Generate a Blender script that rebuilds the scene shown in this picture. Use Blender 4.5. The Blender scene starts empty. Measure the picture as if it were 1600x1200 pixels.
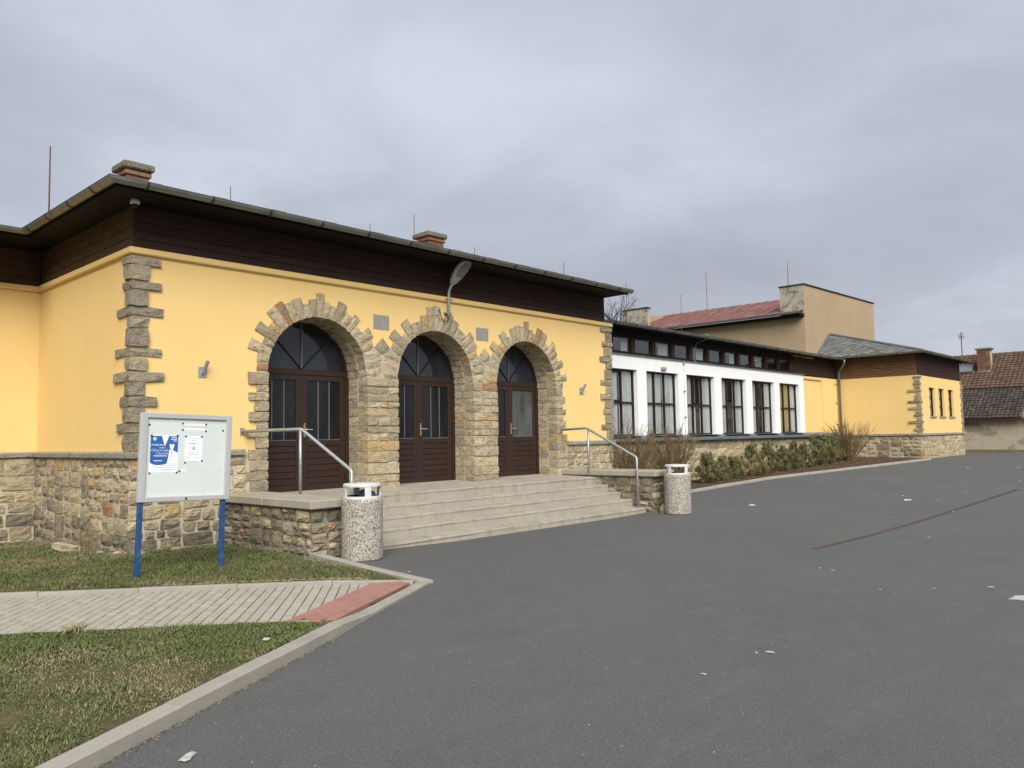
import bpy, math, random
import numpy as np
from mathutils import Vector, Matrix
S = bpy.context.scene
COL = S.collection
R_ = random.Random(7)
NP = np.random.RandomState(11)
rad = math.radians

# ------------------------------------------------------------------ camera, sky, sun, exposure
def make_camera():
    yaw, pitch, roll = rad(47.284), rad(3.86), rad(-0.977)
    f0 = Vector((math.sin(yaw), math.cos(yaw), 0)); r0 = Vector((math.cos(yaw), -math.sin(yaw), 0)); u0 = Vector((0, 0, 1))
    f = f0*math.cos(pitch)+u0*math.sin(pitch); u = u0*math.cos(pitch)-f0*math.sin(pitch)
    r = r0*math.cos(roll)+u*math.sin(roll); u2 = u*math.cos(roll)-r0*math.sin(roll)
    cd = bpy.data.cameras.new('camera'); cd.sensor_width = 36; cd.lens = 36*1225.5/1600
    cd.clip_start = .1; cd.clip_end = 3000
    c = bpy.data.objects.new('camera', cd); COL.objects.link(c)
    m = Matrix((r, u2, -f)).transposed().to_4x4(); m.translation = (0, -12, 1.6)
    c.matrix_world = m; S.camera = c
make_camera()
SUN_EL, SUN_AZ = rad(40), rad(36)          # azimuth measured from -Y towards -X
SD = Vector((-math.sin(SUN_AZ)*math.cos(SUN_EL), -math.cos(SUN_AZ)*math.cos(SUN_EL), math.sin(SUN_EL)))
def make_light():
    w = bpy.data.worlds.new('World'); S.world = w; w.use_nodes = True
    nt = w.node_tree; N = nt.nodes; L = nt.links; N.clear()
    out = N.new('ShaderNodeOutputWorld'); bg = N.new('ShaderNodeBackground'); L.new(bg.outputs[0], out.inputs[0])
    sky = N.new('ShaderNodeTexSky'); sky.sky_type = 'NISHITA'; sky.sun_disc = False
    sky.sun_elevation = SUN_EL; sky.sun_rotation = math.atan2(SD.x, SD.y)
    sky.air_density = 1.2; sky.dust_density = 2.5
    tc = N.new('ShaderNodeTexCoord'); sep = N.new('ShaderNodeSeparateXYZ'); L.new(tc.outputs['Generated'], sep.inputs[0])
    def math_(op, a, b=None, clamp=False):
        n = N.new('ShaderNodeMath'); n.operation = op; n.use_clamp = clamp
        for i, v in enumerate((a, b)):
            if v is None: continue
            if isinstance(v, (int, float)): n.inputs[i].default_value = v
            else: L.new(v, n.inputs[i])
        return n.outputs[0]
    den = math_('ADD', math_('MAXIMUM', sep.outputs[2], 0.0), .22)
    cx = math_('DIVIDE', sep.outputs[0], den); cy = math_('DIVIDE', sep.outputs[1], den)
    cmb = N.new('ShaderNodeCombineXYZ'); L.new(cx, cmb.inputs[0]); L.new(cy, cmb.inputs[1])
    def noise(scale, det, rough, off):
        mp = N.new('ShaderNodeMapping'); mp.inputs['Location'].default_value = off; L.new(cmb.outputs[0], mp.inputs[0])
        n = N.new('ShaderNodeTexNoise'); n.inputs['Scale'].default_value = scale; n.inputs['Detail'].default_value = det
        n.inputs['Roughness'].default_value = rough; n.inputs['Distortion'].default_value = .35
        L.new(mp.outputs[0], n.inputs['Vector']); return n.outputs['Fac']
    big = noise(.55, 3, .5, (3.1, 1.7, 0)); fine = noise(1.7, 9, .55, (7.3, 4.2, 2))
    s = math_('ADD', math_('MULTIPLY', big, .55), math_('MULTIPLY', fine, .45))
    ramp = N.new('ShaderNodeValToRGB'); e = ramp.color_ramp.elements
    e[0].position = .33; e[0].color = (.130, .136, .157, 1)
    e[1].position = .67; e[1].color = (.212, .228, .260, 1)
    k = e.new(.5); k.color = (.158, .168, .193, 1)
    L.new(s, ramp.inputs[0])
    sk = N.new('ShaderNodeMix'); sk.data_type = 'RGBA'; sk.blend_type = 'MULTIPLY'; sk.inputs['Factor'].default_value = 1
    L.new(sky.outputs[0], sk.inputs['A']); sk.inputs['B'].default_value = (.035, .035, .035, 1)
    mx = N.new('ShaderNodeMix'); mx.data_type = 'RGBA'; mx.inputs['Factor'].default_value = .9
    L.new(sk.outputs['Result'], mx.inputs['A']); L.new(ramp.outputs[0], mx.inputs['B'])
    L.new(mx.outputs['Result'], bg.inputs[0]); bg.inputs[1].default_value = 1.0
    ld = bpy.data.lights.new('sun', 'SUN'); ld.energy = 1.5; ld.angle = rad(42); ld.color = (1, .965, .91)
    lo = bpy.data.objects.new('sun', ld); COL.objects.link(lo); lo.location = (0, -20, 40)
    lo.rotation_euler = SD.to_track_quat('Z', 'Y').to_euler()
    S.view_settings.view_transform = 'Standard'; S.view_settings.look = 'None'
    S.view_settings.gamma = 1; S.view_settings.use_curve_mapping = False; S.view_settings.exposure = 1.70
make_light()

# ------------------------------------------------------------------ materials
MATS = {}
class G:
    """little node-graph helper"""
    def __init__(s, name, rough=.8, spec=.3, metal=0):
        m = bpy.data.materials.new(name); m.use_nodes = True; s.m = m; s.nt = m.node_tree; s.N = s.nt.nodes; s.L = s.nt.links
        s.b = s.N['Principled BSDF']; s.b.inputs['Roughness'].default_value = rough
        s.b.inputs['Specular IOR Level'].default_value = spec; s.b.inputs['Metallic'].default_value = metal
        tc = s.N.new('ShaderNodeTexCoord'); oi = s.N.new('ShaderNodeObjectInfo'); s.oi = oi
        ad = s.N.new('ShaderNodeVectorMath'); ad.operation = 'MULTIPLY_ADD'
        s.L.new(oi.outputs['Random'], ad.inputs[0]); ad.inputs[1].default_value = (37, 71, 53); s.L.new(tc.outputs['Object'], ad.inputs[2])
        s.v = ad.outputs[0]; s.raw = tc.outputs['Object']; MATS[name] = m
    def set(s, sock, v):
        if isinstance(v, (int, float)): sock.default_value = v
        elif isinstance(v, tuple): sock.default_value = v if len(v) == 4 else (*v, 1)
        else: s.L.new(v, sock)
    def noise(s, scale, det=4, rough=.55, stretch=None, dist=0, raw=False):
        n = s.N.new('ShaderNodeTexNoise'); n.inputs['Scale'].default_value = scale; n.inputs['Detail'].default_value = det
        n.inputs['Roughness'].default_value = rough; n.inputs['Distortion'].default_value = dist
        src = s.raw if raw else s.v
        if stretch:
            mp = s.N.new('ShaderNodeMapping'); mp.inputs['Scale'].default_value = stretch; s.L.new(src, mp.inputs[0]); src = mp.outputs[0]
        s.L.new(src, n.inputs['Vector']); return n.outputs['Fac']
    def voro(s, scale, out='Color', feature='F1', stretch=None):
        n = s.N.new('ShaderNodeTexVoronoi'); n.inputs['Scale'].default_value = scale; n.feature = feature
        src = s.v
        if stretch:
            mp = s.N.new('ShaderNodeMapping'); mp.inputs['Scale'].default_value = stretch; s.L.new(src, mp.inputs[0]); src = mp.outputs[0]
        s.L.new(src, n.inputs['Vector']); return n.outputs[out]
    def ramp(s, fac, stops, interp='LINEAR'):
        r = s.N.new('ShaderNodeValToRGB'); r.color_ramp.interpolation = interp; e = r.color_ramp.elements
        while len(e) < len(stops): e.new(.5)
        for i, (p, c) in enumerate(stops):
            e[i].position = p; e[i].color = (*c, 1) if isinstance(c, tuple) else (c, c, c, 1)
        s.L.new(fac, r.inputs[0]); return r.outputs[0]
    def mix(s, fac, a, b, mode='MIX'):
        n = s.N.new('ShaderNodeMix'); n.data_type = 'RGBA'; n.blend_type = mode
        s.set(n.inputs['Factor'], fac); s.set(n.inputs['A'], a); s.set(n.inputs['B'], b); return n.outputs['Result']
    def color(s, c): s.set(s.b.inputs['Base Color'], c); return s
    def rough(s, c): s.set(s.b.inputs['Roughness'], c); return s
    def bump(s, h, strength=.4, dist=.01):
        n = s.N.new('ShaderNodeBump'); n.inputs['Strength'].default_value = strength; n.inputs['Distance'].default_value = dist
        s.L.new(h, n.inputs['Height']); s.L.new(n.outputs[0], s.b.inputs['Normal']); return s

def materials():
    g = G('plaster_yellow', .9, .15); n = g.noise(.5, 5, .6, raw=True); st = g.noise(1.3, 4, .6, (3, 3, .18), raw=True)
    c = g.ramp(n, [(.3, (.745, .525, .208)), (.7, (.785, .56, .232))])
    c = g.mix(g.ramp(st, [(.55, 0.0), (.85, .22)]), c, (.64, .44, .185))
    g.color(c).bump(g.noise(160, 3, .6, raw=True), .35, .003)
    g = G('plaster_white', .9, .15); st = g.noise(1.6, 5, .6, (3, 3, .25), raw=True)
    g.color(g.mix(g.ramp(st, [(.5, 0.0), (.85, .5)]), (.78, .78, .765), (.64, .64, .63))).bump(g.noise(120, 3, raw=True), .3, .003)
    g = G('plaster_beige', .95, .1); n = g.noise(.6, 6, .65, raw=True); st = g.noise(1.1, 5, .65, (2, 2, .2), raw=True)
    c = g.ramp(n, [(.3, (.35, .265, .165)), (.7, (.40, .31, .195))]); c = g.mix(g.ramp(st, [(.5, 0.0), (.8, .35)]), c, (.26, .225, .18)); g.color(c)
    g = G('plaster_peeled', .95, .1); n = g.noise(2.6, 8, .7, raw=True)
    g.color(g.ramp(n, [(.38, (.13, .12, .105)), (.47, (.33, .30, .25)), (.62, (.42, .37, .29))])).bump(n, .5, .02)
    g = G('plaster_stained', .95, .1); n = g.noise(.75, 7, .62, (1, 1, 1.4), raw=True); f = g.noise(4, 6, .7, raw=True)
    c = g.ramp(f, [(.3, (.35, .31, .24)), (.7, (.44, .385, .29))]); g.color(g.mix(g.ramp(n, [(.56, 0.0), (.60, .8)]), c, (.215, .19, .155)))
    # sandstone
    def stone(name, tones, dirt):
        g = G(name, .92, .18)
        c = g.ramp(g.oi.outputs['Random'], tones, 'CONSTANT')
        n = g.noise(9, 7, .68); n2 = g.noise(3.2, 4, .6, dist=.6); band = g.noise(14, 4, .6, (1, 1, 3.5))
        c = g.mix(g.ramp(n, [(.34, .8), (.50, 0.0)]), c, dirt)
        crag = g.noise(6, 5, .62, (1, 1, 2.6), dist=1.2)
        c = g.mix(g.ramp(crag, [(.31, .85), (.43, 0.0)]), c, dirt)  # crag hollows darkened: rock-face shading put into the colour, beside the dirt
        c = g.mix(g.ramp(n2, [(.54, 0.0), (.72, .45)]), c, (.40, .29, .15))
        c = g.mix(g.ramp(band, [(.55, 0.0), (.75, .35)]), c, (.46, .41, .32))
        h = g.mix(.5, g.noise(22, 8, .7), crag)
        g.color(c).bump(h, 1.0, .06)
    T = [(0, (.44, .365, .235)), (.18, (.50, .412, .262)), (.36, (.375, .312, .205)), (.50, (.52, .43, .272)), (.64, (.43, .368, .25)), (.76, (.335, .280, .190)), (.86, (.47, .37, .215)), (.93, (.48, .345, .165)), (.975, (.36, .20, .10))]
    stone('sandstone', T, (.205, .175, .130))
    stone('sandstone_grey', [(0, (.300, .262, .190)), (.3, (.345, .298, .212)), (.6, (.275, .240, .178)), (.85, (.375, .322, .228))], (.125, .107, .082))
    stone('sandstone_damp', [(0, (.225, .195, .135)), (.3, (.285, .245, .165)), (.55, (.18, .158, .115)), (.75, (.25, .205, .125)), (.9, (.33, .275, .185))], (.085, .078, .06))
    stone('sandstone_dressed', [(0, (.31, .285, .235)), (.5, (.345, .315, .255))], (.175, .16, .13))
    g = G('mortar', .95, .1); n = g.noise(18, 6, .7, raw=True); g.color(g.ramp(n, [(.3, (.38, .335, .25)), (.7, (.55, .49, .375))])).bump(n, .5, .01)
    g = G('mortar_damp', .95, .1); n = g.noise(9, 6, .7, raw=True); g.color(g.ramp(n, [(.35, (.11, .098, .075)), (.65, (.33, .30, .235))])).bump(n, .5, .01)
    g = G('concrete', .9, .2); n = g.noise(2.2, 8, .65, raw=True); f = g.noise(60, 4, .7, raw=True); st = g.noise(3, 5, .65, (1.5, 1.5, .35), raw=True)
    c = g.ramp(n, [(.3, (.30, .274, .222)), (.7, (.39, .356, .290))]); c = g.mix(g.ramp(f, [(.55, 0.0), (.8, .3)]), c, (.20, .18, .15)); c = g.mix(g.ramp(st, [(.50, 0.0), (.70, .65)]), c, (.215, .192, .150))
    g.color(c).bump(f, .4, .004)
    g = G('kerb_concrete', .9, .2); n = g.noise(3, 7, .65); f = g.noise(90, 3, .7)
    c = g.ramp(n, [(.3, (.27, .255, .215)), (.7, (.36, .338, .285))]); c = g.mix(g.ramp(f, [(.5, 0.0), (.8, .4)]), c, (.19, .18, .155)); g.color(c).bump(f, .4, .003)
    g = G('paver_beige', .9, .2); n = g.noise(7, 6, .65); f = g.noise(110, 3, .7)
    c = g.mix(g.oi.outputs['Random'], (.33, .305, .255), (.375, .345, .29)); c = g.mix(g.ramp(n, [(.5, 0.0), (.8, .35)]), c, (.27, .25, .215)); g.color(c).bump(f, .5, .003)
    g = G('paver_red', .9, .2); n = g.noise(7, 6, .65); f = g.noise(110, 3, .7)
    c = g.mix(g.oi.outputs['Random'], (.30, .155, .122), (.335, .18, .142)); c = g.mix(g.ramp(n, [(.5, 0.0), (.8, .3)]), c, (.27, .155, .125)); g.color(c).bump(f, .5, .003)
    g = G('joint_sand', 1, .1); g.color(g.ramp(g.noise(40, 4, raw=True), [(.3, (.045, .042, .032)), (.7, (.10, .09, .07))]))
    g = G('asphalt', .82, .25); f = g.noise(95, 4, .85, raw=True); f2 = g.noise(38, 4, .7, raw=True); n = g.noise(.35, 6, .6, raw=True); n2 = g.noise(1.7, 6, .65, (1, 2.2, 1), raw=True)
    c = g.ramp(f, [(.30, (.055, .055, .054)), (.52, (.112, .112, .109)), (.72, (.235, .233, .225))])
    c = g.mix(g.ramp(f2, [(.35, .35), (.55, 0.0)]), c, (.07, .07, .071))
    blot = g.noise(.9, 7, .7, (1, 1.6, 1), raw=True); spot = g.noise(5, 5, .75, (1, 1.4, 1), raw=True)
    c = g.mix(g.ramp(blot, [(.56, 0.0), (.72, .4)]), c, (.066, .066, .067)); c = g.mix(g.ramp(spot, [(.66, 0.0), (.74, .5)]), c, (.05, .05, .051))
    c = g.mix(g.ramp(n, [(.35, .35), (.65, 0.0)]), c, (.080, .081, .085)); c = g.mix(g.ramp(n2, [(.52, 0.0), (.78, .35)]), c, (.158, .154, .146))
    g.color(c).bump(f, .7, .006)
    g = G('soil', 1, .05); g.color(g.ramp(g.noise(30, 6, .7, raw=True), [(.3, (.045, .033, .024)), (.7, (.115, .085, .06))])).bump(g.noise(25, 6, .7, raw=True), .9, .03)
    g = G('far_ground', 1, .05); g.color(g.ramp(g.noise(.4, 6, .7, raw=True), [(.3, (.07, .085, .035)), (.7, (.13, .13, .06))]))
    g = G('turf', 1, .05); n = g.noise(2.2, 6, .65, raw=True)
    g.color(g.ramp(n, [(.35, (.075, .080, .034)), (.55, (.12, .105, .055)), (.72, (.19, .15, .09))])).bump(g.noise(60, 5, .7, raw=True), .8, .02)
    def attr(name, rough=.75, spec=.2, trans=0):
        g = G(name, rough, spec); a = g.N.new('ShaderNodeAttribute'); a.attribute_name = 'tint'; g.color(a.outputs['Color'])
        if trans: g.b.inputs['Transmission Weight'].default_value = 0; g.b.inputs['Subsurface Weight'].default_value = 0
        return g
    attr('leafy'); attr('chips', 1, .05)
    def wood(name, a, b, rough=.75):
        g = G(name, rough, .2); n = g.noise(5, 6, .65, (.6, .6, 9)); n2 = g.noise(1.3, 4, .6, (1, 1, 2))
        c = g.mix(g.oi.outputs['Random'], a, tuple(x*1.25 for x in a)); c = g.mix(g.ramp(n, [(.42, 0.0), (.7, .8)]), c, b); g.color(c).bump(n, .5, .006)
        return g
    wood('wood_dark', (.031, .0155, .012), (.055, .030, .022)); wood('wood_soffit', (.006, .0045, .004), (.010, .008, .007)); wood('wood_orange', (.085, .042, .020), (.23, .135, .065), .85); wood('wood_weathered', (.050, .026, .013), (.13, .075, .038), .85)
    g = G('door_brown', .42, .4); n = g.noise(6, 6, .6, (.5, .5, 8)); g.color(g.ramp(n, [(.3, (.023, .0118, .0082)), (.7, (.036, .0185, .0125))])).bump(n, .25, .003)
    g = G('frame_brown', .5, .3); g.color((.018, .011, .0085))
    g = G('muntin', .4, .5); g.color((.12, .115, .11))
    for nm, cc, sp in (('glass_dark', (.008, .009, .010), .26), ('glass_fan', (.012, .014, .019), .5), ('glass_grey', (.050, .054, .050), .3)):
        g = G(nm, .05, sp); n = g.noise(3, 3); g.color(g.mix(g.ramp(g.noise(2.2, 4, .6, (1, 1, .5)), [(.4, 0.0), (.7, 1.0)]), cc, tuple(v*2.2 for v in cc))); g.rough(g.ramp(n, [(.3, .03), (.7, .12)])); g.bump(g.noise(1.6, 2), .12, .01)
    # thin clear pane
    g = G('glass_clear', .03, .5); N, L = g.N, g.L
    tr = N.new('ShaderNodeBsdfTransparent'); tr.inputs[0].default_value = (.86, .89, .88, 1); gl = N.new('ShaderNodeBsdfGlossy'); gl.inputs['Roughness'].default_value = .02
    fr = N.new('ShaderNodeLayerWeight'); fr.inputs[0].default_value = .5; pw = N.new('ShaderNodeMath'); pw.operation = 'POWER'; pw.inputs[1].default_value = 4.5; L.new(fr.outputs['Facing'], pw.inputs[0]); ms = N.new('ShaderNodeMixShader')
    ad = N.new('ShaderNodeMath'); ad.operation = 'MULTIPLY_ADD'; ad.inputs[1].default_value = .82; ad.inputs[2].default_value = .17; ad.use_clamp = True
    L.new(pw.outputs[0], ad.inputs[0]); L.new(ad.outputs[0], ms.inputs[0]); L.new(tr.outputs[0], ms.inputs[1]); L.new(gl.outputs[0], ms.inputs[2])
    L.new(ms.outputs[0], N['Material Output'].inputs['Surface'])
    g = G('curtain', .95, .1); g.color(g.ramp(g.noise(8, 3, .5, (6, 6, .3)), [(.3, (.36, .365, .355)), (.7, (.58, .585, .57))]))
    g = G('curtain_ochre', .95, .1); g.color((.34, .27, .15))
    g = G('interior', 1, .05); g.color((.035, .033, .032))
    g = G('zinc', .42, .5, .7); n = g.noise(3, 5, .6); g.color(g.ramp(n, [(.3, (.17, .18, .17)), (.7, (.27, .28, .26))])); g.rough(g.ramp(n, [(.3, .38), (.7, .55)]))
    g = G('galvanised', .45, .5, .55); n = g.voro(55); g.color(g.mix(.35, (.43, .45, .46), g.mix(1.0, n, (.5, .52, .53), 'MULTIPLY'))); 
    g = G('aluminium', .42, .5, .3); g.color(g.ramp(g.noise(30, 3, .5, (1, 1, 12)), [(.3, (.46, .465, .465)), (.7, (.52, .525, .525))]))
    g = G('strap', .6, .4, .3); g.color((.035, .033, .033))
    g = G('blue_paint', .5, .4); n = g.noise(14, 5, .7); g.color(g.mix(g.ramp(n, [(.52, 0.0), (.7, .6)]), (.012, .055, .185), (.07, .14, .27)))
    g = G('board_white', .35, .35); n = g.noise(1.5, 5, .6); g.color(g.ramp(n, [(.3, (.54, .60, .575)), (.7, (.61, .66, .64))]))
    g = G('paper', .8, .2); g.color((.80, .82, .86))
    g = G('paper_cream', .8, .2); g.color((.70, .72, .68))
    g = G('poster_blue', .5, .3); g.color((.028, .11, .36))
    g = G('ink', .7, .2); g.color((.06, .06, .065)); g = G('ink_pale', .7, .2); g.color((.36, .37, .40))
    g = G('ink_white', .7, .2); g.color((.82, .86, .92)); g = G('ink_gold', .7, .2); g.color((.55, .60, .52)); g = G('ink_pink', .7, .2); g.color((.62, .50, .62))
    g = G('magnet', .4, .4); g.color((.012, .015, .016))
    g = G('aggregate', .85, .25); v = g.voro(62, 'Color'); e = g.voro(62, 'Distance', 'DISTANCE_TO_EDGE')
    sp = g.N.new('ShaderNodeSeparateColor'); g.L.new(v, sp.inputs[0])
    c = g.ramp(sp.outputs[0], [(0, (.13, .12, .105)), (.16, (.29, .25, .20)), (.36, (.43, .395, .335)), (.56, (.49, .465, .41)), (.78, (.33, .28, .225)), (.9, (.56, .54, .49))], 'CONSTANT')
    c = g.mix(g.ramp(e, [(.0, .85), (.10, 0.0)]), c, (.24, .22, .19)); g.color(c).bump(e, .9, .01)
    g = G('bin_hood', .5, .4); g.color(g.ramp(g.noise(9, 5, .6, (1, 1, 2)), [(.35, (.50, .50, .475)), (.65, (.64, .64, .61))]))
    g = G('bin_liner', .8, .2); g.color((.02, .02, .025)); g = G('bag_blue', .5, .4); g.color((.10, .17, .27))
    g = G('brick_red', .95, .1); g.color(g.mix(g.oi.outputs['Random'], (.13, .070, .046), (.22, .140, .085))).bump(g.noise(30, 5), .5, .01)
    g = G('chimney_cap', .95, .1); n = g.noise(22, 6, .7); g.color(g.ramp(n, [(.35, (.085, .078, .06)), (.65, (.24, .22, .175))])).bump(n, .7, .02)
    g = G('roof_tile', .9, .2); g.color(g.mix(g.oi.outputs['Random'], (.17, .07, .045), (.23, .11, .075)))
    g = G('roof_sheet_red', .6, .3); n = g.noise(2.5, 6, .65, (1, 1, 1)); n2 = g.noise(1.2, 5, .6, (.4, 2.2, 1))
    c = g.ramp(n, [(.3, (.125, .045, .037)), (.7, (.205, .085, .070))]); g.color(g.mix(g.ramp(n2, [(.48, 0.0), (.70, .7)]), c, (.27, .185, .17)))
    g = G('roof_red_trim', .6, .3); g.color((.24, .075, .05))
    g = G('shingle', .9, .15); n = g.noise(7, 6, .7); c = g.mix(g.oi.outputs['Random'], (.085, .085, .082), (.19, .188, .178)); g.color(g.mix(g.ramp(n, [(.5, 0.0), (.72, .7)]), c, (.30, .29, .26)))
    g = G('tiles_brown', .9, .15); n = g.noise(1.4, 6, .7); v = g.voro(3.2); sp = g.N.new('ShaderNodeSeparateColor'); g.L.new(v, sp.inputs[0])
    c = g.mix(sp.outputs[0], (.088, .055, .040), (.135, .084, .062)); g.color(g.mix(g.ramp(n, [(.55, 0.0), (.72, .6)]), c, (.15, .135, .11)))
    g = G('tiles_dark', .9, .15); n = g.noise(2.2, 7, .75); v = g.voro(4.5); sp = g.N.new('ShaderNodeSeparateColor'); g.L.new(v, sp.inputs[0])
    c = g.mix(sp.outputs[0], (.040, .035, .029), (.085, .074, .060)); g.color(g.mix(g.ramp(n, [(.58, 0.0), (.70, .7)]), c, (.24, .22, .185)))
    g = G('slate_metal', .5, .4, .2); g.color(g.ramp(g.noise(2, 5), [(.3, (.115, .135, .150)), (.7, (.165, .190, .205))]))
    g = G('lamp_grey', .5, .4); g.color((.36, .37, .36)); g = G('lamp_glass', .15, .5); g.color((.14, .145, .125)); g = G('plastic_white', .4, .4); g.color((.72, .72, .73)); g = G('black', .5, .4); g.color((.01, .01, .011))
    g = G('rod_steel', .6, .4, .3); g.color((.12, .09, .085)); g = G('rod_maroon', .6, .4, .2); g.color((.12, .035, .045))
    g = G('vent_grey', .9, .1); g.color(g.ramp(g.noise(25, 4, raw=True), [(.3, (.25, .24, .21)), (.7, (.34, .32, .28))])).bump(g.voro(40, 'Distance'), .6, .01)
    g = G('brass', .35, .5, .8); g.color((.45, .34, .17)); g = G('steel', .3, .5, .8); g.color((.62, .60, .56))
    g = G('rust', .9, .2); n = g.noise(9, 6, .7); g.color(g.ramp(n, [(.3, (.115, .088, .076)), (.7, (.165, .115, .096))])).bump(n, .5, .004)
    g = G('bark', .95, .1); g.color(g.mix(g.oi.outputs['Random'], (.17, .122, .062), (.19, .135, .07))); g = G('bark_grey', .95, .1); g.color((.11, .095, .08))
    g = G('litter_white', .8, .2); g.color((.40, .40, .38)); g = G('road_paint', .85, .2); g.color(g.ramp(g.noise(30, 5, .7), [(.4, (.25, .25, .245)), (.6, (.55, .55, .54))]))
    g = G('dust', 1, .05); g.color(g.ramp(g.noise(12, 6, .7), [(.4, (.13, .12, .105)), (.6, (.22, .20, .17))]))
materials()

# ------------------------------------------------------------------ object helpers
WL = {}                                     # world location of every object (translations only)
def tag(o, label=None, cat=None, group=None, kind=None):
    if label: o['label'] = label
    if cat: o['category'] = cat
    if group: o['group'] = group
    if kind: o['kind'] = kind
    return o
def thing(name, loc, label, cat, group=None):
    o = bpy.data.objects.new(name, None); COL.objects.link(o); o.location = loc; o.empty_display_size = .2
    WL[o] = Vector(loc); return tag(o, label, cat, group)
def mk(name, V, F, mat, parent=None, smooth=False, origin=None, mats=None, fm=None, tint=None):
    V = np.asarray(V, dtype=np.float64).reshape(-1, 3)
    c = np.array(origin if origin is not None else ((V.min(0)+V.max(0))/2))
    me = bpy.data.meshes.new(name); me.from_pydata((V-c).tolist(), [], F)
    for m in (mats or [mat]): me.materials.append(MATS[m])
    if fm is not None: me.polygons.foreach_set('material_index', fm)
    if smooth: me.polygons.foreach_set('use_smooth', [True]*len(me.polygons))
    if tint is not None:
        a = me.color_attributes.new('tint', 'FLOAT_COLOR', 'POINT'); a.data.foreach_set('color', np.c_[tint, np.ones(len(tint))].ravel())
    me.update()
    o = bpy.data.objects.new(name, me); COL.objects.link(o); wl = Vector(c); WL[o] = wl
    if parent: o.parent = parent; o.location = wl-WL[parent]
    else: o.location = wl
    return o
class MB:
    def __init__(s): s.V = []; s.F = []
    def add(s, V, F):
        b = len(s.V); s.V += [tuple(map(float, v)) for v in V]; s.F += [tuple(i+b for i in f) for f in F]; return s
    def box(s, x0, x1, y0, y1, z0, z1, bev=0, M=None):
        if bev: return s.bevbox(x0, x1, y0, y1, z0, z1, bev, M)
        V = [(x, y, z) for z in (z0, z1) for y in (y0, y1) for x in (x0, x1)]
        if M is not None: V = [M @ Vector(v) for v in V]
        return s.add(V, [(0, 2, 3, 1), (4, 5, 7, 6), (0, 1, 5, 4), (2, 6, 7, 3), (0, 4, 6, 2), (1, 3, 7, 5)])
    def bevbox(s, x0, x1, y0, y1, z0, z1, b, M=None):
        lo = (x0, y0, z0); hi = (x1, y1, z1); V = []; idx = {}
        for cx in (0, 1):
            for cy in (0, 1):
                for cz in (0, 1):
                    for ax in range(3):
                        c = (cx, cy, cz); p = []
                        for k in range(3):
                            v = hi[k] if c[k] else lo[k]
                            if k != ax: v += -b if c[k] else b
                            p.append(v)
                        idx[(cx, cy, cz, ax)] = len(V); V.append(tuple(p))
        F = []
        I = lambda c, ax: idx[(*c, ax)]
        for ax in range(3):
            o = [k for k in range(3) if k != ax]
            for sd in (0, 1):
                q = []
                for a, bb in ((0, 0), (1, 0), (1, 1), (0, 1)):
                    c = [0]*3; c[ax] = sd; c[o[0]] = a; c[o[1]] = bb; q.append(I(c, ax))
                F.append(tuple(q if (sd == 1) == (ax != 1) else q[::-1]))
        for e in range(3):
            o = [k for k in range(3) if k != e]
            for a in (0, 1):
                for bb in (0, 1):
                    q = []
                    for t, ax in ((0, o[0]), (1, o[0]), (1, o[1]), (0, o[1])):
                        c = [0]*3; c[e] = t; c[o[0]] = a; c[o[1]] = bb; q.append(I(c, ax))
                    F.append(tuple(q))
        for c in [(a, bb, d) for a in (0, 1) for bb in (0, 1) for d in (0, 1)]: F.append(tuple(I(c, k) for k in range(3)))
        if M is not None: V = [M @ Vector(v) for v in V]
        return s.add(V, F)
    def prism(s, poly, axis, a, b):
        """poly 2-D (in the two other axes), extruded along axis from a to b"""
        n = len(poly)
        def P(p, t):
            if axis == 'y': return (p[0], t, p[1])
            if axis == 'x': return (t, p[0], p[1])
            return (p[0], p[1], t)
        V = [P(p, a) for p in poly]+[P(p, b) for p in poly]
        return s.add(V, [tuple(range(n))[::-1], tuple(range(n, 2*n))]+[(i, (i+1) % n, n+(i+1) % n, n+i) for i in range(n)])
    def tube(s, pts, r, n=8, cap=True):
        pts = [Vector(p) for p in pts]; rr = r if isinstance(r, (list, tuple)) else [r]*len(pts); b = len(s.V); ref = None
        for i, p in enumerate(pts):
            d = (pts[min(i+1, len(pts)-1)]-pts[max(i-1, 0)]).normalized()
            if ref is None: ref = Vector((0, 0, 1)) if abs(d.z) < .9 else Vector((1, 0, 0))
            u = d.cross(ref).normalized(); w = u.cross(d).normalized(); ref = w
            for k in range(n):
                a = 2*math.pi*k/n; s.V.append(tuple(p+u*math.cos(a)*rr[i]+w*math.sin(a)*rr[i]))
        for i in range(len(pts)-1):
            for k in range(n):
                s.F.append((b+i*n+k, b+i*n+(k+1) % n, b+(i+1)*n+(k+1) % n, b+(i+1)*n+k))
        if cap: s.F.append(tuple(b+k for k in range(n))[::-1]); s.F.append(tuple(b+(len(pts)-1)*n+k for k in range(n)))
        return s
    def lathe(s, prof, c, n=32, closed=False):
        b = len(s.V); m = len(prof)
        for (r, z) in prof:
            for k in range(n):
                a = 2*math.pi*k/n; s.V.append((c[0]+r*math.cos(a), c[1]+r*math.sin(a), c[2]+z))
        rng = range(m if closed else m-1)
        for i in rng:
            j = (i+1) % m
            for k in range(n): s.F.append((b+i*n+k, b+i*n+(k+1) % n, b+j*n+(k+1) % n, b+j*n+k))
        if not closed:
            s.F.append(tuple(b+k for k in range(n))[::-1]); s.F.append(tuple(b+(m-1)*n+k for k in range(n)))
        return s
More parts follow.
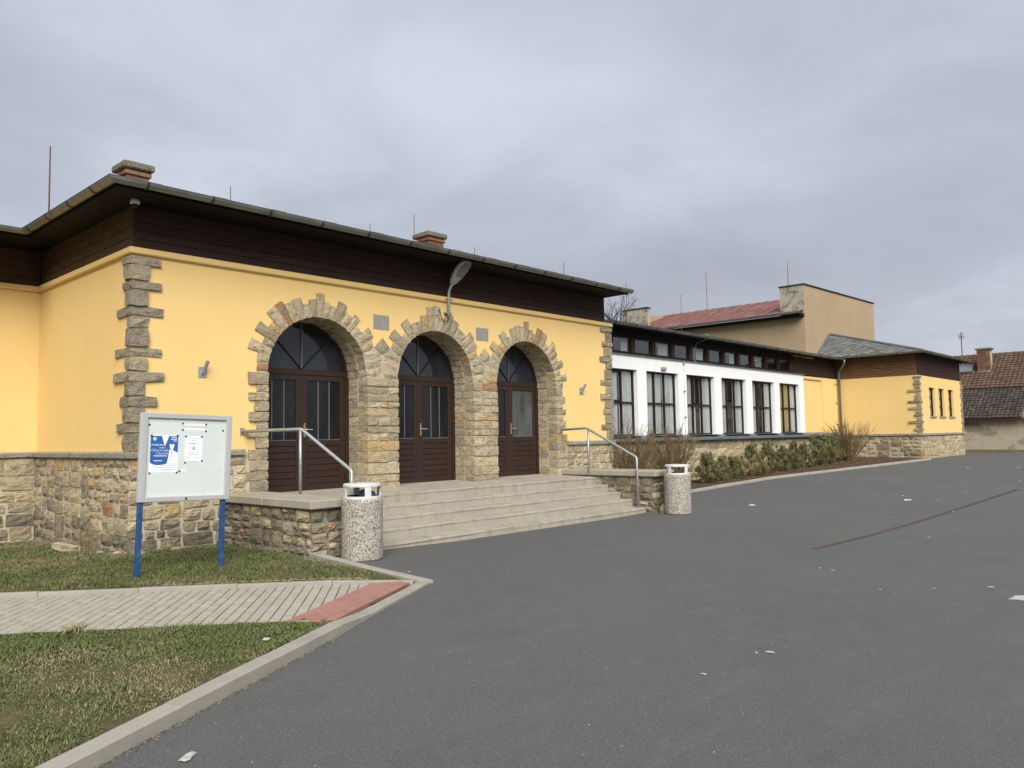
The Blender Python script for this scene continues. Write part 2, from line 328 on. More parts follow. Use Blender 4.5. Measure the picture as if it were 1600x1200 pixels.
    def sweep(s, path, prof, closed=True):
        """path 2-D polyline; prof list of (n, z), n to the LEFT of travel"""
        b = len(s.V); k = len(path); m = len(prof)
        for i in range(k):
            p = Vector(path[i]); ns = []
            if i > 0: d = (p-Vector(path[i-1])).normalized(); ns.append(Vector((-d.y, d.x)))
            if i < k-1: d = (Vector(path[i+1])-p).normalized(); ns.append(Vector((-d.y, d.x)))
            if len(ns) == 2: t = (ns[0]+ns[1]).normalized(); t = t/max(.2, t.dot(ns[0]))
            else: t = ns[0]
            for (a, z) in prof: q = p+t*a; s.V.append((q.x, q.y, z))
        for i in range(k-1):
            for j in range(m if closed else m-1):
                jj = (j+1) % m; s.F.append((b+i*m+j, b+(i+1)*m+j, b+(i+1)*m+jj, b+i*m+jj))
        if closed: s.F.append(tuple(b+j for j in range(m))); s.F.append(tuple(b+(k-1)*m+j for j in range(m))[::-1])
        return s
    def mk(s, name, mat, parent=None, **k): return mk(name, s.V, s.F, mat, parent, **k)
def box(name, mat, parent, *a, **k):
    bev = k.pop('bev', 0); M = k.pop('M', None); return MB().box(*a, bev=bev, M=M).mk(name, mat, parent, **k)

# stones -------------------------------------------------------------
def quad_stone(name, mat, parent, c4, frame, proud=.03, depth=.05, joint=.008, jit=.006, relief=.012, irr=0):
    """rock-faced stone on a plane: c4 four (u,v) corners counter-clockwise; frame = (origin, U, V, N)"""
    o, U, W, N = frame; c = [Vector(p) for p in c4]; m = sum(c, Vector((0, 0)))/4
    q = [p+(m-p).normalized()*min(joint*1.4+R_.random()**1.5*irr, (m-p).length*.32)+Vector((R_.uniform(-irr, irr), R_.uniform(-irr, irr)))*.22 for p in c]
    V = []; n = 4
    for j in range(n):
        for i in range(n):
            s, t = i/(n-1), j/(n-1)
            p = q[0]*(1-s)*(1-t)+q[1]*s*(1-t)+q[2]*s*t+q[3]*(1-s)*t
            edge = i in (0, n-1) or j in (0, n-1); corner = i in (0, n-1) and j in (0, n-1)
            p = p+Vector((R_.uniform(-jit, jit), R_.uniform(-jit, jit)))
            if corner: p = p+(m-p).normalized()*jit*1.2
            h = proud*(.55 if edge else 1)+R_.uniform(-relief, relief)*(.4 if edge else 1)
            V.append(o+U*p.x+W*p.y+N*h)
    F = [(j*n+i, j*n+i+1, (j+1)*n+i+1, (j+1)*n+i) for j in range(n-1) for i in range(n-1)]
    ring = [0, 1, 2, 3, 7, 11, 15, 14, 13, 12, 8, 4]; b = len(V)
    for k in ring:
        i, j = k % n, k//n; s, t = i/(n-1), j/(n-1)
        p = q[0]*(1-s)*(1-t)+q[1]*s*(1-t)+q[2]*s*t+q[3]*(1-s)*t; V.append(o+U*p.x+W*p.y-N*depth)
    for k in range(12): kk = (k+1) % 12; F.append((ring[k], b+k, b+kk, ring[kk]))
    return mk(name, [tuple(v) for v in V], F, mat, parent)
def block_stone(name, mat, parent, x0, x1, y0, y1, z0, z1, jit=.008, joint=.007):
    """free block, 3x3x3 surface lattice with worn corners"""
    lo = np.array((x0, y0, z0))+joint*np.array((.0, .0, 1)); hi = np.array((x1, y1, z1))-joint*np.array((.0, .0, 1)); V = []; idx = {}; F = []
    for i in range(3):
        for j in range(3):
            for k in range(3):
                if i == j == k == 1: continue
                t = np.array((i, j, k))/2.; p = lo+(hi-lo)*t
                ne = sum(a != 1 for a in (i, j, k)); p = p+((lo+hi)/2-p)*(0, .0, .035, .07)[ne]*np.minimum(1, .18/np.maximum(hi-lo, .05))
                p = p+NP.uniform(-jit, jit, 3); idx[(i, j, k)] = len(V); V.append(p)
    for ax in range(3):
        o = [a for a in range(3) if a != ax]
        for sd in (0, 2):
            for a in (0, 1):
                for b in (0, 1):
                    q = []
                    for da, db in ((0, 0), (1, 0), (1, 1), (0, 1)):
                        c = [0]*3; c[ax] = sd; c[o[0]] = a+da; c[o[1]] = b+db; q.append(idx[tuple(c)])
                    F.append(tuple(q if (sd == 2) == (ax != 1) else q[::-1]))
    return mk(name, V, F, mat, parent)
def rubble(u0, u1, v0, v1, sw=(.18, .5), sh=(.11, .3), rnd=R_):
    """irregular coursed rubble: rectangles filling the panel"""
    out = []
    def fill(a, b, c, d, depth=0):
        w, h = b-a, d-c
        if h > sh[1] or (h > 2*sh[0] and rnd.random() < .45 and w < sw[1]*2.2) :
            if h > 2*sh[0]*.95 and (w < sw[1]*3 or depth == 0 or rnd.random() < .5):
                t = c+h*rnd.uniform(.38, .62); fill(a, b, c, t, depth+1); fill(a, b, t, d, depth+1); return
        if w > sw[1] or (w > 2*sw[0] and w > h*2.6):
            t = a+w*rnd.uniform(.32, .68); fill(a, t, c, d, depth+1); fill(t, b, c, d, depth+1); return
        out.append((a, b, c, d))
    w = u1-u0; n = max(1, round(w/(sw[1]*1.9))); xs = [u0]+[u0+w*(i+rnd.uniform(-.2, .2))/n for i in range(1, n)]+[u1]
    for a, b in zip(xs, xs[1:]): fill(a, b, v0, v1)
    return out
def rubble_wall(parent, mat, frame, u0, u1, v0, v1, name='plinth_stone', proud=.03, matfn=None, **k):
    for (a, b, c, d) in rubble(u0, u1, v0, v1, **k):
        m = matfn((a+b)/2, (c+d)/2) if matfn else mat
        quad_stone(name, m, parent, [(a, c), (b, c), (b, d), (a, d)], frame, proud*R_.uniform(.7, 1.5), irr=.045, relief=.016)
X3, Y3, Z3 = Vector((1, 0, 0)), Vector((0, 1, 0)), Vector((0, 0, 1))
def front(y): return (Vector((0, y, 0)), X3, Z3, -Y3)             # u = x, v = z, faces -Y
def leftf(x): return (Vector((x, 0, 0)), -Y3, Z3, -X3)            # u = -y, v = z, faces -X

# ------------------------------------------------------------------ ground
GX, GZ = [-400, 6.5, 9, 13.5, 16, 34, 60, 500], [-.05, -.05, -.11, -.12, -.08, .44, .46, .46]
def gz(x): return float(np.interp(x, GX, GZ))
def sheet(name, mat, x0, x1, y0, y1, dz, extra=()):
    xs = sorted({x0, x1, *[x for x in [6.5, 7, 7.5, 8, 8.5, 9, 11, 13.5, 14.3, 15.2, 16, 18, 22, 26, 30, 34, 45, 60] if x0 < x < x1]}); ys = (y0, y1)
    V = [(x, y, gz(x)+dz) for x in xs for y in ys]; F = [(2*i, 2*i+2, 2*i+3, 2*i+1) for i in range(len(xs)-1)]
    return tag(mk(name, V, F, mat, origin=(0, 0, 0)), kind='structure')
sheet('ground', 'far_ground', -400, 500, -500, 600, -.30)
sheet('asphalt_yard', 'asphalt', -60, 44.2, -90, 1.0, 0)

# near lawn, kerb and path ------------------------------------------
PD = Vector((.767, -.642)); PN = Vector((.642, .767))             # along the path / across it, away from camera
P0 = Vector((5.62, -4.83))                                         # far edge of the paving at the kerb
PW = 1.72
KA, KB, KC = Vector((.35, -8.27)), Vector((3.98, -6.30)), Vector((5.98, -5.10))   # outer top edge of the near kerb
def poly(name, mat, pts, dz, sub=None, kind='structure'):
    V = [(p[0], p[1], p[2] if len(p) > 2 else dz) for p in pts]
    return tag(mk(name, V, [tuple(range(len(V)))], mat, origin=(0, 0, 0)), kind=kind)
poly('path_bed', 'joint_sand', [tuple(P0+PD*.35-PN*.3)+(-.035,), tuple(P0+PN*.03)+(-.035,), tuple(P0-PD*14+PN*.03)+(-.035,), tuple(P0-PD*14-PN*(PW+.03))+(-.035,), tuple(P0-PD*.55-PN*(PW+.05))+(-.035,)], -.035)
lawn_near = poly('lawn', 'turf', [(.15, -8.28, .028), (2.9, -6.79, .028), (3.90, -6.25, .018), (4.38, -5.97, -.030), tuple(P0-PD*.56-PN*(PW+.088))+(-.020,), tuple(P0-PD*.9-PN*(PW+.088))+(.0,), tuple(P0-PD*14-PN*(PW+.088))+(.0,), (-9, -8.28, .028)], .02)
LB = [(5.98, -5.0), (6.12, -2.45), (6.25, .3), (4.4, .3), (4.4, 4.5), (-9, 4.5), tuple(P0-PD*14+PN*.06), tuple(P0+PN*.06)]
def lz(x, y): return .015-.05*max(0, min(1, (-4.2-y)/.7))*max(0, min(1, (x-5.0)/.6))-.02*max(0, min(1, (y+2)/2))-.14*max(0, min(1, (y-.5)/3.5))
def back_lawn():
    xs = np.arange(-6, 6.21, .35); ys = np.arange(-5.2, 4.6, .35); V = []; F = []
    ok = lambda x, y: (Vector((x, y))-P0).dot(PN) > -.02 and x < 6.14-.0*y
    for x in xs:
        for y in ys:
            d = (Vector((x, y))-P0).dot(PN)
            if d < .088: y2 = y+(.088-d)/PN.y
            else: y2 = y
            V.append((min(x, float(np.interp(y2, [-5.1, -3.9, -2.5, -2.45], [5.86, 5.95, 6.1, 6.1]))), y2, lz(x, y2)))
    n = len(ys)
    for i in range(len(xs)-1):
        for j in range(n-1):
            q = (i*n+j, (i+1)*n+j, (i+1)*n+j+1, i*n+j+1)
            F.append(q)
    tag(mk('lawn', V, F, 'turf', origin=(0, 0, 0)), kind='structure')
back_lawn()

def kerb_run(name, path, w, ztop, zbot, length, mat='kerb_concrete', bev=.012):
    """kerb stones along a polyline; w to the left of travel"""
    root = thing(name, (path[0][0], path[0][1], zbot), None, None); tag(root, kind='structure')
    for a, b in zip(path, path[1:]):
        a = Vector(a); b = Vector(b); d = Vector((b.x-a.x, b.y-a.y)); Ln = d.length; d = d.normalized(); nn = Vector((-d.y, d.x)); n = max(1, round(Ln/length))
        for i in range(n):
            s0, s1 = Ln*i/n+.003, Ln*(i+1)/n-.003
            def P(s, t, top):
                f = s/Ln; z = (a.z+(b.z-a.z)*f) if len(a) > 2 else ztop
                p = Vector((a.x, a.y))+d*s+nn*t; return (p.x, p.y, z+top)
            e = R_.uniform(-.003, .003)
            prof = [(0, zbot-ztop), (0, -bev+e), (bev, e), (w-bev, e), (w, -bev+e), (w, zbot-ztop)]
            V = [P(s0, t, h) for t, h in prof]+[P(s1, t, h) for t, h in prof]; k = len(prof)
            mk('kerb_stone', V, [tuple(range(k)), tuple(range(k, 2*k))[::-1]]+[(j, k+j, k+(j+1) % k, (j+1) % k) for j in range(k)], mat, root)
    return root
kerb_run('kerb', [(KA.x, KA.y, .045), (KB.x, KB.y, .040), (4.55, -5.96, -.012), (KC.x+.05, KC.y-.02, -.018)], .135, .04, -.3, 1.0)
kerb_run('kerb', [(KC.x+.07, KC.y-.04, -.012), (6.06, -3.9, .035), (6.22, -2.52, .06)], .12, .04, -.3, .8)
e0 = P0+PD*.30
kerb_run('path_edging', [(e0.x, e0.y, -.01), tuple(P0-PD*.6)+(.024,), tuple(P0-PD*14)+(.024,)][::-1], .085, .01, -.2, 1.0, bev=.006)
l0 = P0-PN*PW-PD*.62
kerb_run('path_edging', [(l0.x, l0.y, -.015), tuple(P0-PN*PW-PD*14)+(-.004,)], .085, .01, -.2, 1.0, bev=.006)

def paving():
    root = thing('path_paving', (4, -4.5, -.03), None, None); tag(root, kind='structure')
    kd = (Vector((5.98, -5.10))-Vector((4.25, -6.05))).normalized(); kn = Vector((-kd.y, kd.x))   # red strip runs beside the kerb
    k0 = Vector((4.25, -6.05))+kn*.14
    def inside_red(p): return (p-k0).dot(kn) < .425
    bw, bl = .1, .2; cand = []
    for i in range(0, 62):
        for j in range(-1, 9):
            off = .1 if i % 2 else 0
            a0, a1 = -i*bw-bw, -i*bw; b0, b1 = j*bl+off, (j+1)*bl+off
            b0, b1 = max(0, b0), min(PW, b1)
            if b1-b0 < .04: continue
            c = P0+PD*(a0+.05)-PN*(b0+b1)/2
            if (c-k0).dot(kn) < .335: continue
            cand.append((c, a0, a1, b0, b1))
    cand.sort(key=lambda t: (t[0]-Vector((0, -12))).length if t[0].x > 1.7 else 99)
    stuff = MB()
    def brick(mb, P, z, ch=.004, g=.0028):
        a = [P(g, g), P(1, 0), P(1, 1), P(0, 1)]
    for n, (c, a0, a1, b0, b1) in enumerate(cand):
        z = -.017+R_.uniform(-.002, .002); g = .0032; ch = .004; V = []
        for (s, e, zz) in ((0, g, -.05), (0, g, z-ch), (0, g+ch, z)):
            for (a, b) in ((a0+e+.0015, b0+e-.002), (a1-e-.0015, b0+e-.002), (a1-e-.0015, b1-e+.002), (a0+e+.0015, b1-e+.002)):
                p = P0+PD*a-PN*b; V.append((p.x, p.y, zz))
        F = [(8, 9, 10, 11)[::-1]]+[(k+4*r, k+4*(r+1), (k+1) % 4+4*(r+1), (k+1) % 4+4*r) for r in (0, 1) for k in range(4)]
        if n < 295: mk('paver', V, F, 'paver_beige', root)
        else: stuff.add(V, F)
    tag(stuff.mk('paver_field', 'paver_beige', root), kind='stuff')
    for r in range(4):
        for i in range(-3, 12):
            s0 = i*.2+(.1 if r % 2 else 0); t0 = r*.104; z = -.009+R_.uniform(-.0015, .0015); V = []
            if s0 > 1.86-t0*.1 or s0 < -.12: continue
            def P(s, t): return k0+kd*s+kn*t
            for (e, zz) in ((.003, -.05), (.003, z-.004), (.007, z)):
                for (a, b) in ((s0+e, t0+e), (s0+.2-e, t0+e), (s0+.2-e, t0+.104-e), (s0+e, t0+.104-e)):
                    p = P(a, b); V.append((p.x, p.y, zz))
            c = P(s0+.1, t0+.05)
            dd = (c-P0).dot(PN)
            if dd > -.0 or dd < -PW-.02: continue
            F = [(8, 9, 10, 11)]+[(k+4*q, (k+1) % 4+4*q, (k+1) % 4+4*(q+1), k+4*(q+1)) for q in (0, 1) for k in range(4)]
            mk('red_paver', V, F, 'paver_red', root)
paving()

# planting bed along the wing ---------------------------------------
BK = [(15.62, -.95), (19.2, -1.0), (23.6, -1.15), (28.9, -2.2), (33.6, -3.15)]
def bed():
    V = []; F = []
    for i in range(25):
        x = 15.0+(34.0-15.0)*i/24; yb = np.interp(x, [p[0] for p in BK], [p[1] for p in BK])+.02
        for j in range(5):
            y = yb+(.62-yb)*j/4; V.append((x, y, gz(x)+.045+.05*j/4+R_.uniform(-.008, .012)))
    for i in range(24):
        for j in range(4): F.append((i*5+j, i*5+j+5, i*5+j+6, i*5+j+1))
    tag(mk('planting_bed', V, F, 'soil', origin=(0, 0, 0)), kind='structure')
    kerb_run('kerb', [(x, y, gz(x)+.075) for x, y in BK], .1, .0, -.5, 1.0)
bed()

# channel drain and painted mark ------------------------------------
dr = thing('channel_drain', (11.5, -7.3, gz(11.5)), 'rusty slotted channel drain set flush across the asphalt', 'drain')
for i in range(22):
    x0 = 11.55+i*.5; x1 = x0+.494
    y = lambda x: -7.32-.058*(x-11.55)
    g = MB()
    zz = lambda x: gz(x)+.006
    def qd(xa, xb, t0, t1, h=0): return [(xa, y(xa)+t0, zz(xa)+h), (xb, y(xb)+t0, zz(xb)+h), (xb, y(xb)+t1, zz(xb)+h), (xa, y(xa)+t1, zz(xa)+h)]
    g.add(qd(x0, x1, -.05, .05, -.003), [(0, 1, 2, 3)])
    g.add(qd(x0, x1, -.05, -.04), [(0, 1, 2, 3)]); g.add(qd(x0, x1, .04, .05), [(0, 1, 2, 3)])
    for k in range(6):
        xa = x0+.02+k*.082; g.add(qd(xa, xa+.045, -.038, .038, .0006), [(0, 1, 2, 3)])
    g.mk('grate', 'rust', dr)
tag(mk('road_marking', [(9.22, -10.20, gz(9.2)+.004), (9.48, -10.22, gz(9.48)+.004), (9.75, -10.62, gz(9.7)+.004), (9.3, -10.60, gz(9.3)+.004)], [(0, 3, 2, 1)], 'road_paint'), kind='structure')

# ================================================================== entrance pavilion
XL, XR, RZ = 4.68, 16.80, 2.77
DC = [7.931, 10.718, 13.50]; RAD = 1.03; DY = .56; YB = 4.25
pav = thing('entrance_pavilion', (10.7, 0, 0), 'yellow entrance pavilion with three stone arched doorways and dark timber frieze', 'building')
ZT = 4.44
def facade():
    m = MB(); y = 0
    def q(xa, xb, za, zb): m.add([(xa, y, za), (xb, y, za), (xb, y, zb), (xa, y, zb)], [(0, 1, 2, 3)])
    xs = [XL]+[v for c in DC for v in (c-RAD-.01, c+RAD+.01)]+[XR]
    for i in range(0, len(xs), 2): q(xs[i], xs[i+1], -.4, ZT)
    for c in DC:
        n = 24; r = RAD+.01
        for i in range(n):
            a, b = math.pi*(1-i/n), math.pi*(1-(i+1)/n)
            m.add([(c+r*math.cos(a), y, RZ+r*math.sin(a)), (c+r*math.cos(b), y, RZ+r*math.sin(b)), (c+r*math.cos(b), y, ZT), (c+r*math.cos(a), y, ZT)], [(0, 1, 2, 3)])
    # left return, right return, back, upper band behind the frieze
    m.add([(XL, 0, -.4), (XL, YB, -.4), (XL, YB, ZT), (XL, 0, ZT)], [(0, 3, 2, 1)][0:1])
    m.add([(XR, 0, -.4), (XR, 9, -.4), (XR, 9, ZT), (XR, 0, ZT)], [(0, 1, 2, 3)])
    m.add([(XL, 9, -.4), (XR, 9, -.4), (XR, 9, ZT), (XL, 9, ZT)], [(1, 0, 3, 2)])
    m.mk('wall', 'plaster_yellow', pav, origin=(10, 0, 0))
facade()
def mortar():
    m = MB(); y = -.018
    for c in DC:
        n = 36
        for i in range(n):
            a, b = math.pi*(1-i/n), math.pi*(1-(i+1)/n); r0, r1 = RAD+.004, RAD+.18
            P = lambda r, t, yy: (c+r*math.cos(t), yy, RZ+r*math.sin(t))
            m.add([P(r0, a, y), P(r0, b, y), P(r1, b, y), P(r1, a, y)], [(0, 1, 2, 3)])
            m.add([P(r0, a, y), P(r0, b, y), P(r0, b, DY+.12), P(r0, a, DY+.12)], [(0, 3, 2, 1)])
        for s in (-1, 1):
            x = c+s*(RAD+.002); m.add([(x, y, .5), (x, DY+.12, .5), (x, DY+.12, RZ), (x, y, RZ)], [(0, 1, 2, 3) if s < 0 else (3, 2, 1, 0)])
    for a, b in ((DC[0]+RAD+.01, DC[1]-RAD-.01), (DC[1]+RAD+.01, DC[2]-RAD-.01)):
        xm = (a+b)/2; m.add([(a, y-.002, .5), (b, y-.002, .5), (b, y-.002, RZ), (a, y-.002, RZ)], [(0, 1, 2, 3)])
        m.add([(a, y-.002, RZ), (b, y-.002, RZ), (b+.10, y-.002, 3.2), (xm, y-.002, 3.48), (a-.10, y-.002, 3.2)], [(0, 1, 2, 3, 4)])
    m.add([(DC[0]-RAD-.17, y, .5), (DC[0]-RAD-.01, y, .5), (DC[0]-RAD-.01, y, RZ), (DC[0]-RAD-.17, y, RZ)], [(0, 1, 2, 3)])
    m.add([(DC[2]+RAD+.01, y, .5), (DC[2]+RAD+.17, y, .5), (DC[2]+RAD+.17, y, RZ), (DC[2]+RAD+.01, y, RZ)], [(0, 1, 2, 3)])
    m.mk('mortar', 'mortar', pav, origin=(10, 0, 0))
    p = MB()
    p.add([(XL-.012, 0, -.4), (XL-.012, YB, -.4), (XL-.012, YB, 1.38), (XL-.012, 0, 1.38)], [(0, 3, 2, 1)])
    p.add([(XL-.012, -.012, -.4), (6.9, -.012, -.4), (6.9, -.012, 1.38), (XL-.012, -.012, 1.38)], [(0, 1, 2, 3)])
    p.mk('plinth_mortar', 'mortar', pav, origin=(10, 0, 0)); p = MB()
    p.add([(14.53, -.012, -.4), (XR, -.012, -.4), (XR, -.012, 1.38), (14.53, -.012, 1.38)], [(0, 1, 2, 3)])
    p.mk('plinth_mortar', 'mortar', pav, origin=(10, 0, 0))
mortar()
def arch(ci):
    c = DC[ci]; fr = (Vector((c, 0, RZ)), X3, Z3, -Y3); d = (DC[1]-DC[0])/2
    spL, spR = ci > 0, ci < 2                 # spandrel on that side
    def P(r, t): return (r*math.cos(t), r*math.sin(t))
    def vou(t0, t1, r1a, r1b=None, o0=None, o1=None, mat='sandstone'):
        a0 = o0 or P(r1a, t0); a1 = o1 or P(r1b or r1a, t1)
        quad_stone('voussoir', mat, pav, [P(RAD-.012, t1), P(RAD-.012, t0), a0, a1], fr, .045*R_.uniform(.8, 1.25), .22, .007, .006, .010)
    # sequence of angles from right springing (0) to left (pi)
    def side(sp, sgn):
        """stones from the springing up to 78 deg; sgn=+1 right, -1 left"""
        T = (lambda t: t) if sgn > 0 else (lambda t: math.pi-t)
        def V(t0, t1, r, oa=None, ob=None):
            if sgn > 0: vou(t0, t1, r, None, oa, ob)
            else: vou(T(t1), T(t0), r, None, (-ob[0], ob[1]) if ob else None, (-oa[0], oa[1]) if oa else None)
        if sp:
            tk = rad(25.2); xs = d-.006
            V(0, rad(8.5), 0, (xs, 0), (xs, d*math.tan(rad(8.5)))); V(rad(8.5), rad(17), 0, (xs, d*math.tan(rad(8.5))), (xs, d*math.tan(rad(17))))
            V(rad(17), tk, 0, (xs, d*math.tan(rad(17))+.0), (d-.195, .56)); t = tk
            V(t, t+rad(8), RAD+.24, (d-.20, .57), P(RAD+.31, t+rad(8))); t += rad(8); ln = True
        else: t = 0; ln = R_.random() < .5
        while t < rad(76):
            w = rad(R_.uniform(6.2, 8.8)); w = min(w, rad(80)-t)
            if rad(80)-t-w < rad(4): w = rad(80)-t
            V(t, t+w, RAD+(R_.uniform(.35, .45) if ln else R_.uniform(.20, .29))); t += w; ln = not ln if R_.random() < .8 else ln
    side(spR, 1); side(spL, -1)
    L = [(80, 86.5, .30), (86.5, 93, (.45, .52, .47)[ci]), (93, 100, (.33, .50, .36)[ci])]
    for a, b, l in L: vou(rad(a), rad(b), RAD+l)
    # soffit stones behind the face ring
    t = 0
    while t < math.pi-.02:
        w = min(rad(R_.uniform(6, 9)), math.pi-t)
        for (ya, yb) in ((.23, R_.uniform(.36, .42)), (None, DY)):
            ya = ya or yb_prev
            r0 = RAD-.018+R_.uniform(-.012, .012); r1 = RAD+.06; V = []
            for yy in (ya+.006, yb-.006):
                for r, tt in ((r0, t+.006), (r0+R_.uniform(-.008, .008), t+w-.006), (r1, t+w-.006), (r1, t+.006)):
                    V.append((c+r*math.cos(tt), yy+R_.uniform(-.004, .004), RZ+r*math.sin(tt)))
            mk('soffit_stone', V, [(0, 1, 2, 3), (4, 7, 6, 5), (0, 4, 5, 1), (1, 5, 6, 2), (2, 6, 7, 3), (3, 7, 4, 0)], 'sandstone', pav)
            yb_prev = yb
        t += w
for i in range(3): arch(i)
for k in (0, 1):                                # pointed stones between arches
    xm = (DC[k]+DC[k+1])/2; quad_stone('peak_stone', 'sandstone', pav, [(xm, RZ+.43), (xm+.2, RZ+.57), (xm, RZ+.78), (xm-.2, RZ+.57)], front(0), .055, .1, .006, .006, .012)
def courses(z0, z1, lo=.12, hi=.19):
    zs = [z0]
    while zs[-1] < z1-.001:
        h = R_.uniform(lo, hi)*(1.25 if zs[-1] < 1.5 else 1)
        if z1-zs[-1]-h < lo*.8: h = z1-zs[-1]
        zs.append(zs[-1]+h)
    return list(zip(zs, zs[1:]))
for k in (0, 1):
    a, b = DC[k]+RAD-.0, DC[k+1]-RAD+.0
    for (z0, z1) in courses(.62, RZ):
        n = R_.choice((1, 2, 2, 2, 3)) if z1-z0 < .2 else R_.choice((1, 2, 2))
        cut = sorted(R_.uniform(.25, .75) if n == 2 else v for v in ([R_.uniform(.4, .6)] if n == 2 else [R_.uniform(.26, .38), R_.uniform(.62, .74)] if n == 3 else []))
        xs = [a]+[a+(b-a)*t for t in cut]+[b]
        for i in range(len(xs)-1):
            block_stone('pier_stone', 'sandstone', pav, xs[i]+(.005 if i else -.012), xs[i+1]-(.005 if i < len(xs)-2 else -.012), -R_.uniform(.035, .06), .25 if i in (0, len(xs)-2) else .1, z0, z1, .009)
        block_stone('pier_stone', 'sandstone', pav, a-.012, a+.12, .26, DY-.01, z0, z1, .007)
        block_stone('pier_stone', 'sandstone', pav, b-.12, b+.012, .26, DY-.01, z0, z1, .007)
for sgn, xj in ((-1, DC[0]-RAD), (1, DC[2]+RAD)):
    long_ = True
    for (z0, z1) in courses(.62, RZ, .12, .19):
        w = R_.uniform(.34, .42) if long_ else R_.uniform(.19, .25)
        if z0 < 1.4: w = max(w, .32)
        xa, xb = (xj-w, xj+.012) if sgn < 0 else (xj-.012, xj+w)
        block_stone('jamb_stone', 'sandstone', pav, xa, xb, -R_.uniform(.03, .055), .25, z0, z1, .008); long_ = not long_
        xa, xb = (xj-.12, xj+.012) if sgn < 0 else (xj-.012, xj+.12)
        block_stone('jamb_stone', 'sandstone', pav, xa, xb, .26, DY-.01, z0, z1, .007)
# corner quoins
QH = [(.13, 1), (.24, 0), (.14, 1), (.25, 0), (.15, 2), (.18, 0), (.28, 0), (.15, 2), (.21, 0), (.16, 2), (.22, 0), (.16, 1), (.24, 0), (.15, 2), (.26, 0), (.15, 1), (.2, 0), (.14, 2)]
def quoins(x, y, sx, z0, z1, mat, parent, sc=1., both=True, name='quoin_stone'):
    z = z1; i = 0
    while z > z0+.03:
        h, k = QH[i % len(QH)]; h = min(h*sc, z-z0); i += 1
        if z-h-z0 < .08: h = z-z0
        wf = (R_.uniform(.20, .29), R_.uniform(.36, .42), R_.uniform(.42, .48))[k]*sc; ws = (R_.uniform(.10, .22), R_.uniform(.22, .34), R_.uniform(.40, .6))[k]*sc
        p = R_.uniform(.03, .055)
        xa, xb = (x-p, x+wf) if sx > 0 else (x-wf, x+p)
        block_stone(name, mat, parent, xa, xb, y-p*R_.uniform(.8, 1.2), y+ws, z-h, z, .011, .006); z -= h
quoins(XL, 0, 1, 1.475, 4.41, 'sandstone_grey', pav)
quoins(XR, 0, -1, 1.475, 4.41, 'sandstone_grey', pav)
# plinth
def dampf(u, v): return 'sandstone_damp' if v < .35+R_.uniform(-.2, .25) else ('sandstone' if R_.random() < .8 else 'sandstone_grey')
rubble_wall(pav, 'sandstone', leftf(XL-.012), -YB, .03, -.25, 1.37, sw=(.20, .62), sh=(.13, .38), matfn=dampf)
rubble_wall(pav, 'sandstone', front(-.012), XL-.04, 6.52, -.25, 1.37, sw=(.2, .55), sh=(.12, .3), matfn=dampf)
rubble_wall(pav, 'sandstone', front(-.012), 14.9, XR+.02, .2, 1.37, sw=(.2, .5), sh=(.12, .3))
def ledge(path, z0=1.375, z1=1.475, n=.085, L=1.1, mat='sandstone_dressed', name='ledge_stone', parent=pav):
    for a, b in zip(path, path[1:]):
        a = Vector(a); b = Vector(b); k = max(1, round((b-a).length/L))
        for i in range(k):
            p = a+(b-a)*(i/k); q = a+(b-a)*((i+1)/k); d = (b-a).normalized()*.003; e = R_.uniform(-.006, .006)
            MB().sweep([p+d, q-d], [(-.05, z0), (n+e, z0+.01), (n+e+.004, z1-.025), (n+e-.02, z1+e*.3), (-.05, z1+.008)]).mk(name, mat, parent)
ledge([(6.48, 0), (XL-.085, 0)]); ledge([(XL, -.085), (XL, YB)]); ledge([(XR+.06, 0), (14.9, 0)])
MB().sweep([(XR+.07, 0), (XL, 0), (XL, YB), (-14, YB)], [(-.02, 4.43), (.05, 4.435), (.062, 4.45), (.062, 4.53), (-.02, 4.545)]).mk('cornice', 'plaster_yellow', pav, origin=(10, 0, 0))
# timber frieze
def planks(parent, x0, x1, z0, z1, y, mat, h=.135, seg=(3.2, 4.6), axis='x', sg=-1, name='frieze_plank'):
    n = max(1, round((z1-z0)/h)); h = (z1-z0)/n
    for r in range(n):
        u = x0
        while u < x1-.01:
            L = R_.uniform(*seg); v = u+L if x1-u-L > 1 else x1; t = .022+R_.uniform(0, .008); za, zb = z0+r*h+.003, z0+(r+1)*h-.003
            if axis == 'x': MB().box(u+.002, v-.002, y-t if sg < 0 else y, y if sg < 0 else y+t, za, zb, bev=.004).mk(name, mat, parent)
            else: MB().box(y-t, y, u+.002, v-.002, za, zb, bev=.004).mk(name, mat, parent)
            u = v
ZS = 5.19
planks(pav, XL+.03, 16.58, 4.545, ZS, .03, 'wood_dark'); planks(pav, .05, YB, 4.545, ZS, XL+.03, 'wood_weathered', .16, axis='y')
box('corner_board', 'wood_dark', pav, XL+.002, XL+.06, -.002, .05, 4.545, ZS)
box('end_board', 'wood_dark', pav, 16.55, 16.6, -.0, 6, 4.55, ZS)
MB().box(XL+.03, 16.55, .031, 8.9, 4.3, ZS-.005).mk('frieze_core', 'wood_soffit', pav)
EY, EX, EZ = -.75, 4.16, 5.23
